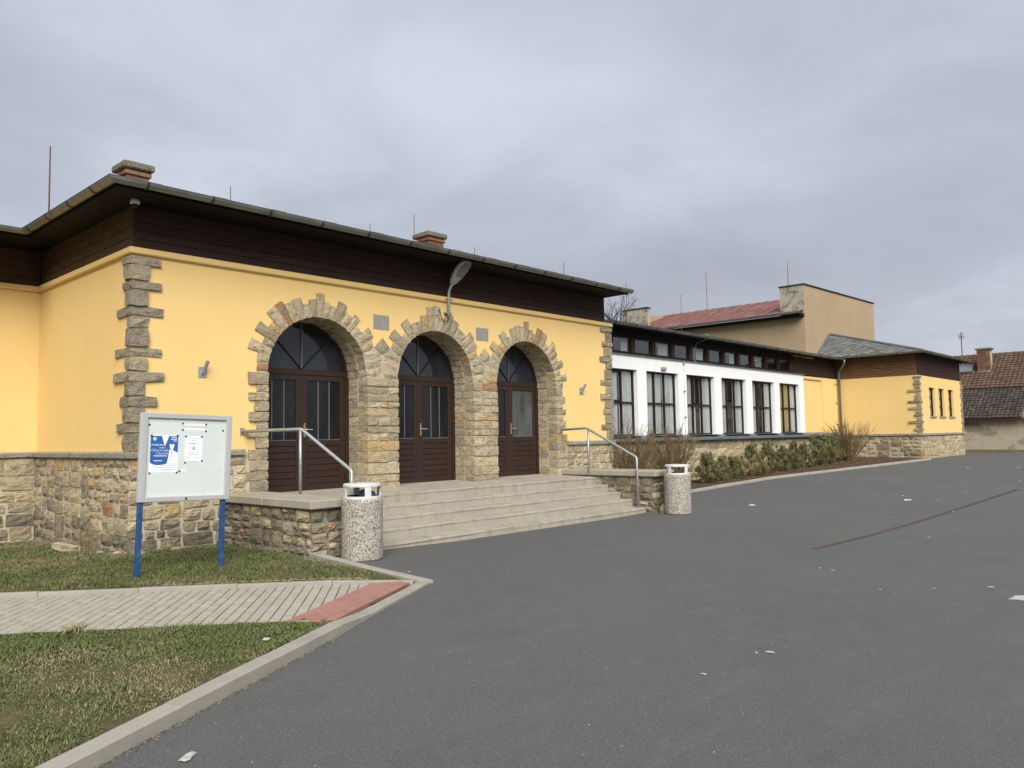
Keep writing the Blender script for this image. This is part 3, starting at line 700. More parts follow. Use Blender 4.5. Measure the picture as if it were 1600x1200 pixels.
def soffit():
    n = 7
    for i in range(n):       # boards parallel to the front eave
        a = EY+.03+(-EY+.0)*i/n; b = EY+.03+(-EY+.0)*(i+1)/n; f = a+.0
        xl = EX+.03+(a-EY-.03)*.0
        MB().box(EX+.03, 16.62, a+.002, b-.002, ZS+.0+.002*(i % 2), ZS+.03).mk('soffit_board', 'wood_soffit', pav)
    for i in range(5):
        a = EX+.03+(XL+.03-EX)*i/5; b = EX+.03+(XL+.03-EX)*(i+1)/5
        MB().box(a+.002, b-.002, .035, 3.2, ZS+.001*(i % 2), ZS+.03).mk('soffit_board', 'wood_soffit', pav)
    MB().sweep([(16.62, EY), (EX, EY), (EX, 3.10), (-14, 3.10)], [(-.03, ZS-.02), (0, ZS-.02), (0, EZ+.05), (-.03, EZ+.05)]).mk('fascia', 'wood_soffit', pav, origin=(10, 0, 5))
soffit()
def roof():
    x0, x1, y0, z0 = EX-.01, 16.62, EY-.01, EZ+.055; yr, zr = 4.05, 6.62; xh = x0+(yr-y0)
    V = [(x0, y0, z0), (x1, y0, z0), (x1, yr, zr), (xh, yr, zr), (x0, 2*yr-y0, z0), (x1, 2*yr-y0, z0)]
    mk('roof', V, [(0, 1, 2, 3), (0, 3, 4), (4, 3, 2, 5), (0, 4, 5, 1)], 'roof_tile', pav)
    for i in range(38):            # eave tile noses and a few lifted ones show over the gutter
        x = x0+.17+i*.333; up = .045 if i % 3 == 1 else .018
        MB().box(x-.13, x+.13, y0-.02, y0+.3, z0-.01, z0+up, bev=.006).mk('eave_tile', 'roof_tile', pav)
roof()
def gutter(parent, path, z, r=.075, name='gutter', mat='zinc', every=.95, prof=None):
    pr = [(r-r*math.cos(math.pi*i/10)-.0, z-r*math.sin(math.pi*i/10)) for i in range(11)]
    pr = [(0.005, z+.012)]+pr+[(2*r+.008, z+.008), (2*r+.004, z-.004)]
    pin = [(a+(.006 if a < r else -.006), b+.006) for a, b in pr[1:-2]][::-1]
    MB().sweep(path, pr+pin).mk(name, mat, parent, smooth=False)
    for a, b in zip(path, path[1:]):
        a = Vector(a); b = Vector(b); L = (b-a).length; d = (b-a).normalized(); n = max(1, int(L/every))
        for i in range(n):
            p = a+d*(L*(i+.6)/n); q = p+d*.028
            rr = r+.006; ps = [(r-rr*math.cos(math.pi*k/8), z-rr*math.sin(math.pi*k/8)) for k in range(9)]; ps2 = [(r-(rr+.006)*math.cos(math.pi*k/8), z-(rr+.006)*math.sin(math.pi*k/8)) for k in range(9)][::-1]
            MB().sweep([p, q], ps+ps2).mk(name+'_strap', 'strap', parent)
gutter(pav, [(16.66, EY), (EX, EY), (EX, 3.10), (-14, 3.10)], EZ+.04)
def chimney(x, y, zt, w, d, label, zb):
    t = thing('chimney', (x, y, zb), label, 'chimney')
    hb = .075; n = int((zt-.16-zb)/hb)
    MB().box(x-w/2+.02, x+w/2-.02, y-d/2+.02, y+d/2-.02, zb, zt-.1).mk('core', 'mortar', t)
    for r in range(n):
        z1 = zt-.16-r*hb; z0 = z1-hb+.008; o = .035 if r == 0 else 0
        k = 3 if w > .6 else 2
        for i in range(k):
            xa = x-w/2-o+(w+2*o)*i/k; MB().box(xa+.005, xa+(w+2*o)/k-.005, y-d/2-o, y-d/2+.1, z0, z1, bev=.004).mk('brick', 'brick_red', t)
        for i in range(2):
            ya = y-d/2+.105+(d-.21)*i/2; MB().box(x-w/2-o, x-w/2+.1, ya, ya+(d-.21)/2-.008, z0, z1, bev=.004).mk('brick', 'brick_red', t)
    MB().box(x-w/2-.075, x+w/2+.075, y-d/2-.075, y+d/2+.075, zt-.125, zt, bev=.02).mk('cap', 'chimney_cap', t)
chimney(5.60, 2.4, 6.60, .40, .42, 'brick chimney with thick concrete cap beside the hipped corner of the roof', 5.6)
chimney(13.40, 3.2, 6.90, .52, .5, 'brick chimney with concrete cap behind the middle of the long gutter', 6.2)
# vent plates
for i, xc in enumerate((9.315, 12.063)):
    o = MB().box(xc-.19, xc+.19, -.008, .03, 3.70, 3.985, bev=.004).mk('vent_plate', 'vent_grey', pav)
    for r in range(6): MB().box(xc-.165, xc+.165, -.011, .0, 3.725+r*.041, 3.75+r*.041).mk('louvre', 'vent_grey', o)

# doors ---------------------------------------------------------------
def door(ci):
    c = DC[ci]; y = DY; lab = ('', '', '')[ci]
    d = MB(); n = 28; r0, r1 = RAD-.075, RAD+.03; zb = .60
    # frame: arch band + jambs + transom as one part
    P = lambda r, t, yy: (c+r*math.cos(t), yy, RZ+r*math.sin(t))
    for i in range(n):
        a, b = math.pi*i/n, math.pi*(i+1)/n
        d.add([P(r0, a, y), P(r0, b, y), P(r1, b, y), P(r1, a, y), P(r0, a, y+.07), P(r0, b, y+.07)], [(0, 1, 2, 3)[::-1], (0, 1, 5, 4)])
    d.box(c-r1, c-r0, y, y+.07, zb, RZ); d.box(c+r0, c+r1, y, y+.07, zb, RZ)
    d.box(c-r0, c+r0, y-.002, y+.07, 2.80, 2.905, bev=.008)
    fr = d.mk('door_frame', 'door_brown', pav)
    # fanlight
    f = MB(); k = 24; t0 = math.asin((2.90-RZ)/r0)
    pts = [(c+r0*math.cos(t0+(math.pi-2*t0)*i/k), RZ+r0*math.sin(t0+(math.pi-2*t0)*i/k)) for i in range(k+1)]
    f.add([(px, y+.035, pz) for px, pz in pts], [tuple(range(k+1))[::-1]]); fan = f.mk('fanlight', 'glass_fan', pav)
    for ang in (45, 90, 135):
        a = rad(ang); L = r0*.985; dx, dz = math.cos(a), math.sin(a); zc = 2.905; tt = .011
        # length to the arc from (c, zc)
        h = zc-RZ; L = -h*dz+math.sqrt((h*dz)**2-(h*h-r0*r0)); q = [(c-dz*tt, zc+dx*tt), (c+dz*tt, zc-dx*tt), (c+dx*L+dz*tt, zc+dz*L-dx*tt), (c+dx*L-dz*tt, zc+dz*L+dx*tt)]
        MB().prism(q, 'y', y+.012, y+.034).mk('glazing_bar', 'muntin' if ang == 90 else 'frame_brown', fan)
    for s in (-1, 1):                              # leaves
        xa, xb = (c-r0, c-.004) if s < 0 else (c+.004, c+r0); zt = 2.80; yf = y+.012
        lf = MB(); sw = .115
        lf.box(xa, xa+sw, yf, yf+.055, zb, zt, bev=.006); lf.box(xb-sw, xb, yf, yf+.055, zb, zt, bev=.006)
        for za, zc in ((zb, .80), (1.50, 1.60), (2.70, zt)): lf.box(xa+sw, xb-sw, yf+.001, yf+.055, za, zc, bev=.005)
        leaf = lf.mk('door_leaf', 'door_brown', pav)
        for i in range(6):
            z0 = .80+.70*i/6; MB().box(xa+sw-.004, xb-sw+.004, yf+.014, yf+.045, z0+.003, z0+.70/6-.003, bev=.006).mk('panel_board', 'door_brown', leaf)
        MB().box(xa+sw-.003, xb-sw+.003, yf+.026, yf+.034, 1.595, 2.705).mk('pane', 'glass_grey' if (ci == 2 and s > 0) else 'glass_dark', leaf)
        for i in (1, 2):
            xm = xa+sw+(xb-xa-2*sw)*i/3; MB().box(xm-.009, xm+.009, yf+.014, yf+.026, 1.60, 2.70).mk('glazing_bar', 'muntin', leaf)
        MB().box(xa+sw+.006, xb-sw-.006, yf+.008, yf+.02, 1.602, 1.614).mk('glazing_bead', 'muntin', leaf)
        if s > 0:
            xh = xa+.055; MB().box(xh-.02, xh+.02, yf-.008, yf+.002, 1.66, 1.92, bev=.004).mk('handle_plate', 'brass', leaf)
            MB().tube([(xh, yf-.005, 1.80), (xh, yf-.05, 1.80), (xh+.02, yf-.055, 1.80), (xh+.135, yf-.055, 1.798)], .010, 8).mk('handle', 'steel', leaf)
            for z in (.95, 1.75, 2.55): MB().tube([(xb-.0, yf-.012, z-.05), (xb-.0, yf-.012, z+.05)], .016, 8).mk('hinge', 'black', leaf)
        else:
            MB().box(c-.028, c+.022, yf-.010, yf+.0, zb, zt, bev=.005).mk('meeting_strip', 'door_brown', leaf)
for i in range(3): door(i)
box('floor_slab', 'interior', pav, XL+.1, XR-.1, DY+.13, 8.8, .4, .62)

# steps, landing and cheek walls -------------------------------------
st = thing('entrance_steps', (10.75, -1.2, -.2), 'five broad concrete steps with a landing in front of the three arched doors', 'steps')
SN = [(.645, -1.03), (.475, -1.36), (.322, -1.70), (.175, -2.03), (.005, -2.37)]      # nosing z, y
SX0, SX1 = 6.80, 14.70
m = MB(); m.add([(SX0, SN[0][1], .645), (SX1, SN[0][1], .645), (SX1, DY+.12, .69), (SX0, DY+.12, .69), (SX0, SN[0][1], .3), (SX1, SN[0][1], .3)], [(0, 1, 2, 3), (4, 5, 1, 0)]); 
for r, (z, y) in enumerate(SN):
    yb = DY+.1 if r == 0 else SN[r-1][1]+.02; zb = (SN[r+1][0]-.03 if r < 4 else -.4)
    k = 3 if r else 3; cuts = [SX0]+sorted(SX0+(SX1-SX0)*((i+R_.uniform(-.15, .15))/k) for i in range(1, k))+[SX1]
    for a, b in zip(cuts, cuts[1:]):
        a += .002; b -= .002; w = R_.uniform(-.004, .004); zz = .045 if r == 0 else .006
        prof = [(y+.010, zb), (y+.008, z-.05), (y+w, z-.038), (y+w, z-.010), (y+.012+w, z), (yb, z+zz), (yb, zb)]
        V = []; nx = 9
        for i in range(nx):
            x = a+(b-a)*i/(nx-1)
            for j, (py, pz) in enumerate(prof):
                jj = R_.uniform(-.003, .003) if j in (2, 3, 4) and 0 < i < nx-1 else 0
                if j in (3, 4) and R_.random() < .06: jj -= .008
                V.append((x, py+(jj if j in (2, 3) else 0), pz+(jj if j == 4 else 0)))
        q = len(prof); F = [(i*q+j, (i+1)*q+j, (i+1)*q+(j+1) % q, i*q+(j+1) % q) for i in range(nx-1) for j in range(q)]+[tuple(range(q)), tuple((nx-1)*q+j for j in range(q))[::-1]]
        mk('landing' if r == 0 else 'step', V, F, 'concrete', st)
def cheek(x0, x1, y0, zt, zb, label, mat, inner):
    t = thing('cheek_wall', ((x0+x1)/2, y0/2, zb), label, 'wall')
    MB().box(x0+.03, x1-.03, y0+.05, -.02, zb, zt-.11).mk('mortar_core', 'mortar_damp', t)
    # slab in two pieces
    ym = y0*.52
    for a, b in ((y0-.05, ym), (ym+.004, -.012)): MB().box(x0-.05, x1+.0, a, b, zt-.125, zt, bev=.016).mk('coping_slab', 'concrete', t)
    k = dict(sw=(.16, .46), sh=(.09, .25))
    mf = lambda u, v: mat if R_.random() < .75 else 'sandstone'
    rubble_wall(t, mat, leftf(x0+.03), .06, -y0-.045, zb, zt-.13, 'wall_stone', matfn=mf, **k)
    rubble_wall(t, mat, front(y0+.05), x0+.005, x1-.005, zb, zt-.13, 'wall_stone', matfn=mf, **k)
    return t
cheek(6.10, 6.80, -2.58, .772, -.32, 'low stone wall with concrete coping between the notice board and the steps', 'sandstone_damp', 1)
cheek(14.70, 15.45, -2.60, .805, -.35, 'low stone wall with concrete coping between the steps and the bare shrubs', 'sandstone_damp', -1)
def rock(name, c, s, seed, mat):
    r = random.Random(seed); b = MB(); n, m_ = 9, 6; V = []; F = []
    for j in range(m_+1):
        for i in range(n):
            th = math.pi*j/m_; ph = 2*math.pi*i/n; k = 1+r.uniform(-.16, .16)
            sx = lambda v: math.copysign(abs(v)**.7, v)
            V.append((c[0]+s[0]*k*sx(math.sin(th)*math.cos(ph)), c[1]+s[1]*k*sx(math.sin(th)*math.sin(ph)), c[2]+s[2]*k*sx(math.cos(th))))
    for j in range(m_):
        for i in range(n): F.append((j*n+i, (j+1)*n+i, (j+1)*n+(i+1) % n, j*n+(i+1) % n))
    return mk(name, V, F, mat)
tag(rock('boulder', (14.98, -2.78, -.03), (.22, .17, .13), 3, 'sandstone'), 'rounded mossy boulder at the foot of the wall by the steps', 'stone')
tag(rock('boulder', (15.35, -2.78, .04), (.16, .13, .15), 5, 'sandstone_damp'), 'small dark boulder wedged between the stone wall and a litter bin', 'stone')
o = block_stone('fallen_stone', 'sandstone', None, -.24, .24, -.06, .06, -.055, .055, .01); o.location = (4.28, 1.35, .02); o.rotation_euler = (.06, .1, rad(-68)); tag(o, 'long loose stone fallen from the plinth onto the grass', 'stone')
for i, (x, y, s) in enumerate(((4.58, .12, .07), (4.45, .45, .06), (4.75, -.22, .09), (5.3, -.16, .08))):
    tag(rock('plinth_rubble', (x, y, -.01), (s, s*.8, s*.6), 20+i, 'sandstone'), 'small broken stone lying in the grass at the foot of the plinth', 'stone', 'broken stones at the foot of the plinth')

# ------------------------------------------------------------------ left wing (set back)
lw = thing('side_wing', (-4, YB, 0), 'yellow side wing set back from the entrance pavilion on a stone plinth', 'building')
m = MB(); m.add([(-14, YB, -.6), (XL, YB, -.6), (XL, YB, 4.44), (-14, YB, 4.44)], [(0, 1, 2, 3)]); m.add([(-14, YB, -.6), (-14, 9.5, -.6), (-14, 9.5, 4.44), (-14, YB, 4.44)], [(0, 3, 2, 1)]); m.mk('wall', 'plaster_yellow', lw, origin=(0, YB, 0))
m = MB(); m.add([(-14, YB-.012, -.6), (XL, YB-.012, -.6), (XL, YB-.012, 1.38), (-14, YB-.012, 1.38)], [(0, 1, 2, 3)]); m.mk('plinth_mortar', 'mortar', lw, origin=(0, YB, 0))
rubble_wall(lw, 'sandstone', front(YB-.012), 1.0, XL-.02, -.35, 1.37, sw=(.25, .6), sh=(.14, .34), matfn=lambda u, v: 'sandstone_damp' if v < .45 else 'sandstone')
ledge([(XL-.085, YB), (-2, YB)], parent=lw)
planks(lw, -4, XL, 4.545, ZS, YB+.03, 'wood_weathered', .16)
m = MB(); m.box(-14, 4.6, YB+.031, 9, 4.3, ZS+.06).mk('frieze_core', 'wood_soffit', lw)
for i in range(7): MB().box(-14, XL+.02, 3.13+i*.165, 3.13+i*.165+.161, ZS+.001*(i % 2), ZS+.03).mk('soffit_board', 'wood_soffit', lw)
mk('roof', [(-14, 3.08, EZ+.06), (4.15, 3.08, EZ+.06), (4.15, 8.0, 6.5), (-14, 8.0, 6.5)], [(0, 1, 2, 3)], 'roof_tile', lw)
MB().tube([(3.62, 3.02, 5.2), (3.62, 3.05, 5.0), (3.62, 4.05, 4.72), (3.62, 4.12, 4.5), (3.62, 4.12, .2)], .055, 12).mk('downpipe', 'zinc', lw, smooth=True)

# ------------------------------------------------------------------ hall wing with the white window bay
WY = .5
hw = thing('hall_wing', (25, WY, 0), 'long low hall wing with white window bay, clerestory strip and stone plinth', 'building')
WX0, WP, WW, WZ0, WZ1 = 17.04, 2.243, 1.765, 1.57, 3.445
def white_bay():
    m = MB(); y0, y1 = WY, WY+.22; xr = 30.5
    m.box(16.6, xr, y0, y1, WZ1, 3.84)
    edges = [16.6]
    for k in range(6): edges += [WX0+k*WP, WX0+k*WP+WW]
    edges.append(xr)
    for i in range(0, len(edges), 2): m.box(edges[i], edges[i+1], y0, y1, WZ0-.12, WZ1-.0005)
    m.box(16.6, xr, y0+.02, y1, WZ0-.3, WZ0-.0)
    m.mk('window_bay_wall', 'plaster_white', hw, origin=(24, WY, 2))
    MB().box(16.6, xr+.03, y0-.05, y1+.1, 3.84, 3.865).mk('bay_capping', 'zinc', hw)
white_bay()
m = MB(); m.box(30.502, 32.3, WY+.06, WY+.3, 1.2, 3.78); m.box(32.3, 34.2, WY-.03, WY+.3, 1.2, 3.81); m.box(30.502, 32.32, WY+.0, WY+.3, 3.70, 3.81); m.mk('yellow_wall', 'plaster_yellow', hw, origin=(32, WY, 2))
m = MB(); m.box(16.7, 34.2, WY-.012, WY+.3, -.3, 1.42); m.mk('plinth_mortar', 'mortar', hw, origin=(25, WY, .5))
rubble_wall(hw, 'sandstone', front(WY-.012), 16.9, 33.9, .05, 1.40, sw=(.28, .75), sh=(.18, .38))
m = MB(); m.sweep([(34.0, WY), (16.85, WY)], [(.0, 1.575), (-.05, 1.575), (-.05, 1.40), (.19, 1.40), (.20, 1.415), (.20, 1.475)]); m.mk('sill_flashing', 'slate_metal', hw)
for k in range(6):
    x0, x1 = WX0+k*WP, WX0+k*WP+WW; yf = WY+.13; f = MB(); b = .05
    f.box(x0+.001, x0+b, yf, yf+.06, WZ0, WZ1); f.box(x1-b, x1-.001, yf, yf+.06, WZ0, WZ1)
    for za, zb in ((WZ0, WZ0+b), (WZ1-b, WZ1), (2.482, 2.538)): f.box(x0+b, x1-b, yf+.001, yf+.06, za, zb)
    cw = (x1-x0-2*b)/3
    for i in (1, 2): xm = x0+b+cw*i; f.box(xm-.022, xm+.022, yf+.002, yf+.06, WZ0+b, WZ1-b)
    w = f.mk('window', 'frame_brown', hw)
    for r, (za, zb) in enumerate(((WZ0+b, 2.482), (2.538, WZ1-b))):
        for i in range(3):
            xa, xb = x0+b+cw*i+(.022 if i else 0), x0+b+cw*(i+1)-(.022 if i < 2 else 0)
            MB().add([(xa-.003, yf+.035, za-.003), (xb+.003, yf+.035, za-.003), (xb+.003, yf+.035, zb+.003), (xa-.003, yf+.035, zb+.003)], [(0, 1, 2, 3)]).mk('pane', 'glass_clear', w)
            if r == 1 and i == 1 and k % 2 == 0:
                s_ = MB(); e = .04; s_.box(xa, xa+e, yf-.012, yf+.02, za, zb); s_.box(xb-e, xb, yf-.012, yf+.02, za, zb); s_.box(xa+e, xb-e, yf-.011, yf+.02, za, za+e); s_.box(xa+e, xb-e, yf-.011, yf+.02, zb-e, zb); s_.mk('sash', 'frame_brown', w)
    MB().box(x0-.05, x1+.2, yf+.45, yf+.5, WZ0-.1, WZ1+.1).box(x1+.15, x1+.2, yf+.1, yf+.45, WZ0-.1, WZ1+.1).mk('room_lining', 'interior', w)
    # curtains: gathered sheets either side, thin net in the middle
    def curtain(xa, xb, yy, mat, amp, fold, z0=WZ0+.02, z1=WZ1-.01):
        n = max(6, int((xb-xa)/fold*8)); V = []; F = []
        for i in range(n+1):
            x = xa+(xb-xa)*i/n; a = amp*math.sin(2*math.pi*(x-xa)/fold+R_.uniform(-.3, .3))*R_.uniform(.6, 1.2)
            V += [(x, yy+a, z0), (x+R_.uniform(-.01, .01), yy+a*.6, z1), (x, yy+a+.006, z0), (x, yy+a*.6+.006, z1)]
        for i in range(n): F += [(4*i, 4*i+4, 4*i+5, 4*i+1), (4*i+2, 4*i+3, 4*i+7, 4*i+6)]
        mk('curtain', V, F, mat, w, smooth=True)
    ys = yf+.062
    if k == 5: curtain(x0+.35, x0+WW*.68, ys, 'curtain_ochre', .012, .16); curtain(x0+WW*.68, x1-.02, ys+.005, 'curtain', .012, .14)
    elif k in (3, 4): curtain(x0+WW*.62, x1-.02, ys, 'curtain', .012, .13); curtain(x0+.02, x0+WW*.42, ys, 'curtain', .012, .12)
    else: curtain(x0+WW*.62, x1-.02, ys, 'curtain', .012, .13); curtain(x0+.02, x0+WW*(.58, .61, .46)[k], ys+.005, 'curtain', .013, .17)
    MB().box(x0+.0, x1, WY-.19, WY+.14, WZ0-.012, WZ0+.006).mk('window_sill', 'slate_metal', w)
# clerestory
CY = .60
planks(hw, 29.75, 34.1, 3.865, 4.56, CY-.02, 'wood_dark', .14)
f = MB(); f.box(16.7, 29.75, CY-.01, CY+.1, 4.37, 4.6); f.box(16.7, 29.75, CY-.01, CY+.1, 3.866, 3.93); f.box(16.7, 34.1, CY+.101, 8, 3.8, 4.6); f.mk('clerestory_beam', 'wood_soffit', hw)
for k in range(11):
    x0 = 17.79+1.0745*k; x1 = x0+.87
    MB().box(x1+.012, x0+1.0745-.012 if k < 10 else 29.75, CY-.03, CY+.1, 3.93, 4.37).mk('clerestory_post', 'wood_dark', hw)
    w = MB(); e = .035; w.box(x0-.012, x0+e, CY+.01, CY+.06, 3.93, 4.37); w.box(x1-e, x1+.012, CY+.01, CY+.06, 3.93, 4.37); w.box(x0+e, x1-e, CY+.011, CY+.06, 3.93, 3.93+e); w.box(x0+e, x1-e, CY+.011, CY+.06, 4.37-e, 4.37)
    w = w.mk('window', 'frame_brown', hw); MB().add([(x0+e, CY+.035, 3.965), (x1-e, CY+.035, 3.965), (x1-e, CY+.035, 4.335), (x0+e, CY+.035, 4.335)], [(0, 1, 2, 3)]).mk('pane', 'glass_clear', w)
    if k in (0, 2, 4, 6, 8): MB().box(x1-.36-.1*(k % 3), x1-.05, CY+.085, CY+.095, 3.95, 4.25+.03*(k % 4)).mk('curtain', 'curtain', w)
MB().box(16.7, 17.79-.012, CY-.03, CY+.1, 3.93, 4.37).mk('clerestory_post', 'wood_dark', hw)
for i in range(3): MB().box(16.85, 33.7, .12+.165*i, .12+.165*i+.161, 4.585+.001*(i % 2), 4.61).mk('soffit_board', 'wood_soffit', hw)
mk('roof', [(16.63, .1, 4.645), (34, .1, 4.645), (34, 4.05, 5.42), (16.63, 4.05, 5.42), (16.63, 8, 4.645), (34, 8, 4.645)], [(0, 1, 2, 3), (3, 2, 5, 4)], 'tiles_dark', hw)
gutter(hw, [(33.62, .12), (16.72, .12)], 4.64, .07)
MB().tube([(22.0, .06, 4.70), (22.05, -.06, 4.66), (22.08, -.05, 4.58), (22.12, .45, 4.45), (22.10, .55, 4.0), (22.1, .5, 3.88)], .009, 6).mk('earthing_cable', 'lamp_grey', hw)
MB().tube([(21.36, .47, 3.86), (21.36, .47, 1.6)], .008, 6).mk('earthing_cable', 'plastic_white', hw)
for z in (3.75, 2.9, 2.1): MB().box(21.32, 21.4, .45, .5, z, z+.03).mk('cable_clip', 'zinc', hw)
MB().box(20.05, 20.3, WY-.06, WY, 3.5, 3.6, bev=.01).mk('light_box', 'vent_grey', hw)

# ------------------------------------------------------------------ corner pavilion (far end)
CX, CYF, CXR = 34.03, -2.70, 40.62
cp = thing('corner_pavilion', (37, CYF, .3), 'yellow corner pavilion with stone quoins and three narrow windows in a row', 'building')
W3 = [(35.43, 36.27), (36.84, 37.70), (38.33, 39.18)]; wz0, wz1 = 2.16, 3.35
m = MB()
m.add([(CX, CYF, .1), (CX, 9, .1), (CX, 9, 3.8), (CX, CYF, 3.8)], [(0, 3, 2, 1)])
xs = [CX]+[v for a in W3 for v in a]+[CXR]
for i in range(0, len(xs), 2): m.add([(xs[i], CYF, .1), (xs[i+1], CYF, .1), (xs[i+1], CYF, 3.8), (xs[i], CYF, 3.8)], [(0, 1, 2, 3)])
for a, b in W3:
    m.add([(a, CYF, .1), (b, CYF, .1), (b, CYF, wz0), (a, CYF, wz0)], [(0, 1, 2, 3)]); m.add([(a, CYF, wz1), (b, CYF, wz1), (b, CYF, 3.8), (a, CYF, 3.8)], [(0, 1, 2, 3)])
    y2 = CYF+.22
    m.add([(a, CYF, wz0), (a, y2, wz0), (a, y2, wz1), (a, CYF, wz1)], [(0, 1, 2, 3)]); m.add([(b, CYF, wz0), (b, y2, wz0), (b, y2, wz1), (b, CYF, wz1)], [(3, 2, 1, 0)]); m.add([(a, CYF, wz1), (b, CYF, wz1), (b, y2, wz1), (a, y2, wz1)], [(0, 1, 2, 3)]); m.add([(a, CYF, wz0), (b, CYF, wz0), (b, y2, wz0), (a, y2, wz0)], [(3, 2, 1, 0)])
m.add([(CXR, CYF, .1), (CXR, 9, .1), (CXR, 9, 3.8), (CXR, CYF, 3.8)], [(0, 1, 2, 3)])
m.mk('wall', 'plaster_yellow', cp, origin=(37, CYF, 2))
for a, b in W3:
    y2 = CYF+.09; f = MB(); e = .05
    f.box(a, a+e, y2, y2+.06, wz0, wz1); f.box(b-e, b, y2, y2+.06, wz0, wz1)
    for z in (wz0, wz1-e, wz0+.39, wz0+.78): f.box(a+e, b-e, y2+.001, y2+.06, z, z+e)
    w = f.mk('window', 'frame_brown', cp)
    for z in (wz0+e, wz0+.39+e, wz0+.78+e): MB().add([(a+e, y2+.03, z), (b-e, y2+.03, z), (b-e, y2+.03, min(z+.39-e, wz1-e)), (a+e, y2+.03, min(z+.39-e, wz1-e))], [(0, 1, 2, 3)]).mk('pane', 'glass_clear', w)
    MB().box(a+.02, b-.02, y2+.075, y2+.085, wz0, wz1).mk('curtain', 'curtain', w)
    MB().box(a-.04, b+.04, CYF-.05, y2, wz0-.05, wz0+.004).mk('window_sill', 'sandstone_dressed', w)
quoins(CX, CYF, 1, 1.475, 3.78, 'sandstone_grey', cp, .72); quoins(CXR, CYF, -1, 1.475, 3.78, 'sandstone_grey', cp, .72)
m = MB(); m.add([(CX-.012, CYF-.012, 0), (CX-.012, WY, 0), (CX-.012, WY, 1.4), (CX-.012, CYF-.012, 1.4)], [(0, 3, 2, 1)]); m.add([(CX-.012, CYF-.012, 0), (CXR+.01, CYF-.012, 0), (CXR+.01, CYF-.012, 1.4), (CX-.012, CYF-.012, 1.4)], [(0, 1, 2, 3)]); m.mk('plinth_mortar', 'mortar', cp, origin=(37, CYF, 0))
rubble_wall(cp, 'sandstone', leftf(CX-.012), -WY, -CYF+.03, .3, 1.37, sw=(.22, .62), sh=(.14, .34), matfn=lambda u, v: R_.choice(('sandstone', 'sandstone_damp', 'sandstone')))
rubble_wall(cp, 'sandstone', front(CYF-.012), CX-.03, CXR+.03, .3, 1.37, sw=(.28, .60), sh=(.22, .42))
ledge([(CXR+.1, CYF), (CX-.09, CYF)], 1.375, 1.47, parent=cp, L=1.6); ledge([(CX, CYF-.09), (CX, WY)], 1.375, 1.47, parent=cp, L=1.6)
planks(cp, CYF+.04, WY+.1, 3.80, 4.66, CX+.03, 'wood_orange', .12, axis='y'); planks(cp, CX+.03, CXR-.1, 3.80, 4.66, CYF+.03, 'wood_dark', .14)
MB().box(CX+.03, CXR-.13, CYF+.031, .8, 3.7, 4.7).mk('frieze_core', 'wood_soffit', cp)
ex0, ex1, ey0, ez = CX-.32, CXR+.32, CYF-.32, 4.70
MB().box(ex0+.02, ex1-.02, ey0+.02, CYF+.06, 4.66, 4.70).mk('soffit_board', 'wood_soffit', cp); MB().box(ex0+.02, CX+.05, CYF+.062, .2, 4.661, 4.70).mk('soffit_board', 'wood_soffit', cp)
xr_, zr_ = (ex0+ex1)/2, 6.15; yh = 1.88
rf = mk('roof', [(ex0, ey0, ez+.03), (ex1, ey0, ez+.03), (xr_, yh, zr_), (ex0, 1.30, ez+.03), (xr_, 1.98, zr_), (ex1, 1.30, ez+.03)], [(0, 1, 2), (0, 2, 4, 3), (1, 5, 4, 2), (3, 4, 5)], 'shingle', cp)
def shingles():
    U = Vector((0, 1, 0)); W = Vector((xr_-ex0, 0, zr_-ez-.03)); Lw = W.length; W = W/Lw; N = U.cross(W).normalized(); N = N if N.z > 0 else -N
    o = Vector((ex0, ey0, ez+.03)); s = .30; n = 0
    for r in range(int(Lw/(s*.5))+1):
        for i in range(-1, 26):
            u = i*s*1.0+(s*.5 if r % 2 else 0)+.1; v = r*s*.5
            if v > Lw-.05: continue
            hip = (v/Lw)*(yh-ey0)
            if u < hip+.05 or u > (1.30-ey0)+(v/Lw)*.65-.06: continue
            h = .012+R_.uniform(-.003, .006); c = o+U*u+W*v; a = s*.52
            P = [c-W*a+N*(h+.012), c+U*a*.96+N*h, c+W*a+N*.002, c-U*a*.96+N*h]; Q = [p-N*.012 for p in P]
            mk('shingle', [tuple(p) for p in P+Q], [(0, 1, 2, 3), (4, 5, 1, 0), (5, 6, 2, 1), (6, 7, 3, 2), (7, 4, 0, 3)], 'shingle', rf); n += 1
    MB().tube([(ex0, 1.30, ez+.05), (xr_, 1.97, zr_+.03)], .05, 6).mk('verge_capping', 'zinc', cp); MB().tube([(ex0, ey0, ez+.05), (xr_, yh, zr_+.03)], .06, 8).mk('hip_capping', 'shingle', cp); MB().tube([(xr_, yh, zr_+.03), (xr_, 1.98, zr_+.03)], .06, 8).mk('ridge_capping', 'shingle', cp)
shingles()
gutter(cp, [(ex1+.02, ey0), (ex0, ey0), (ex0, .1)], ez+.02, .075, every=1.3)
MB().tube([(33.66, .02, 4.62), (33.7, .05, 4.45), (33.86, .28, 4.22), (33.88, .36, 4.05), (33.88, .36, .35)], .055, 12).mk('downpipe', 'zinc', cp, smooth=True)
for z in (1.9, 2.8, 3.6): MB().tube([(33.55, .5, z), (33.85, .42, z)], .012, 6).mk('pipe_clip', 'zinc', cp)

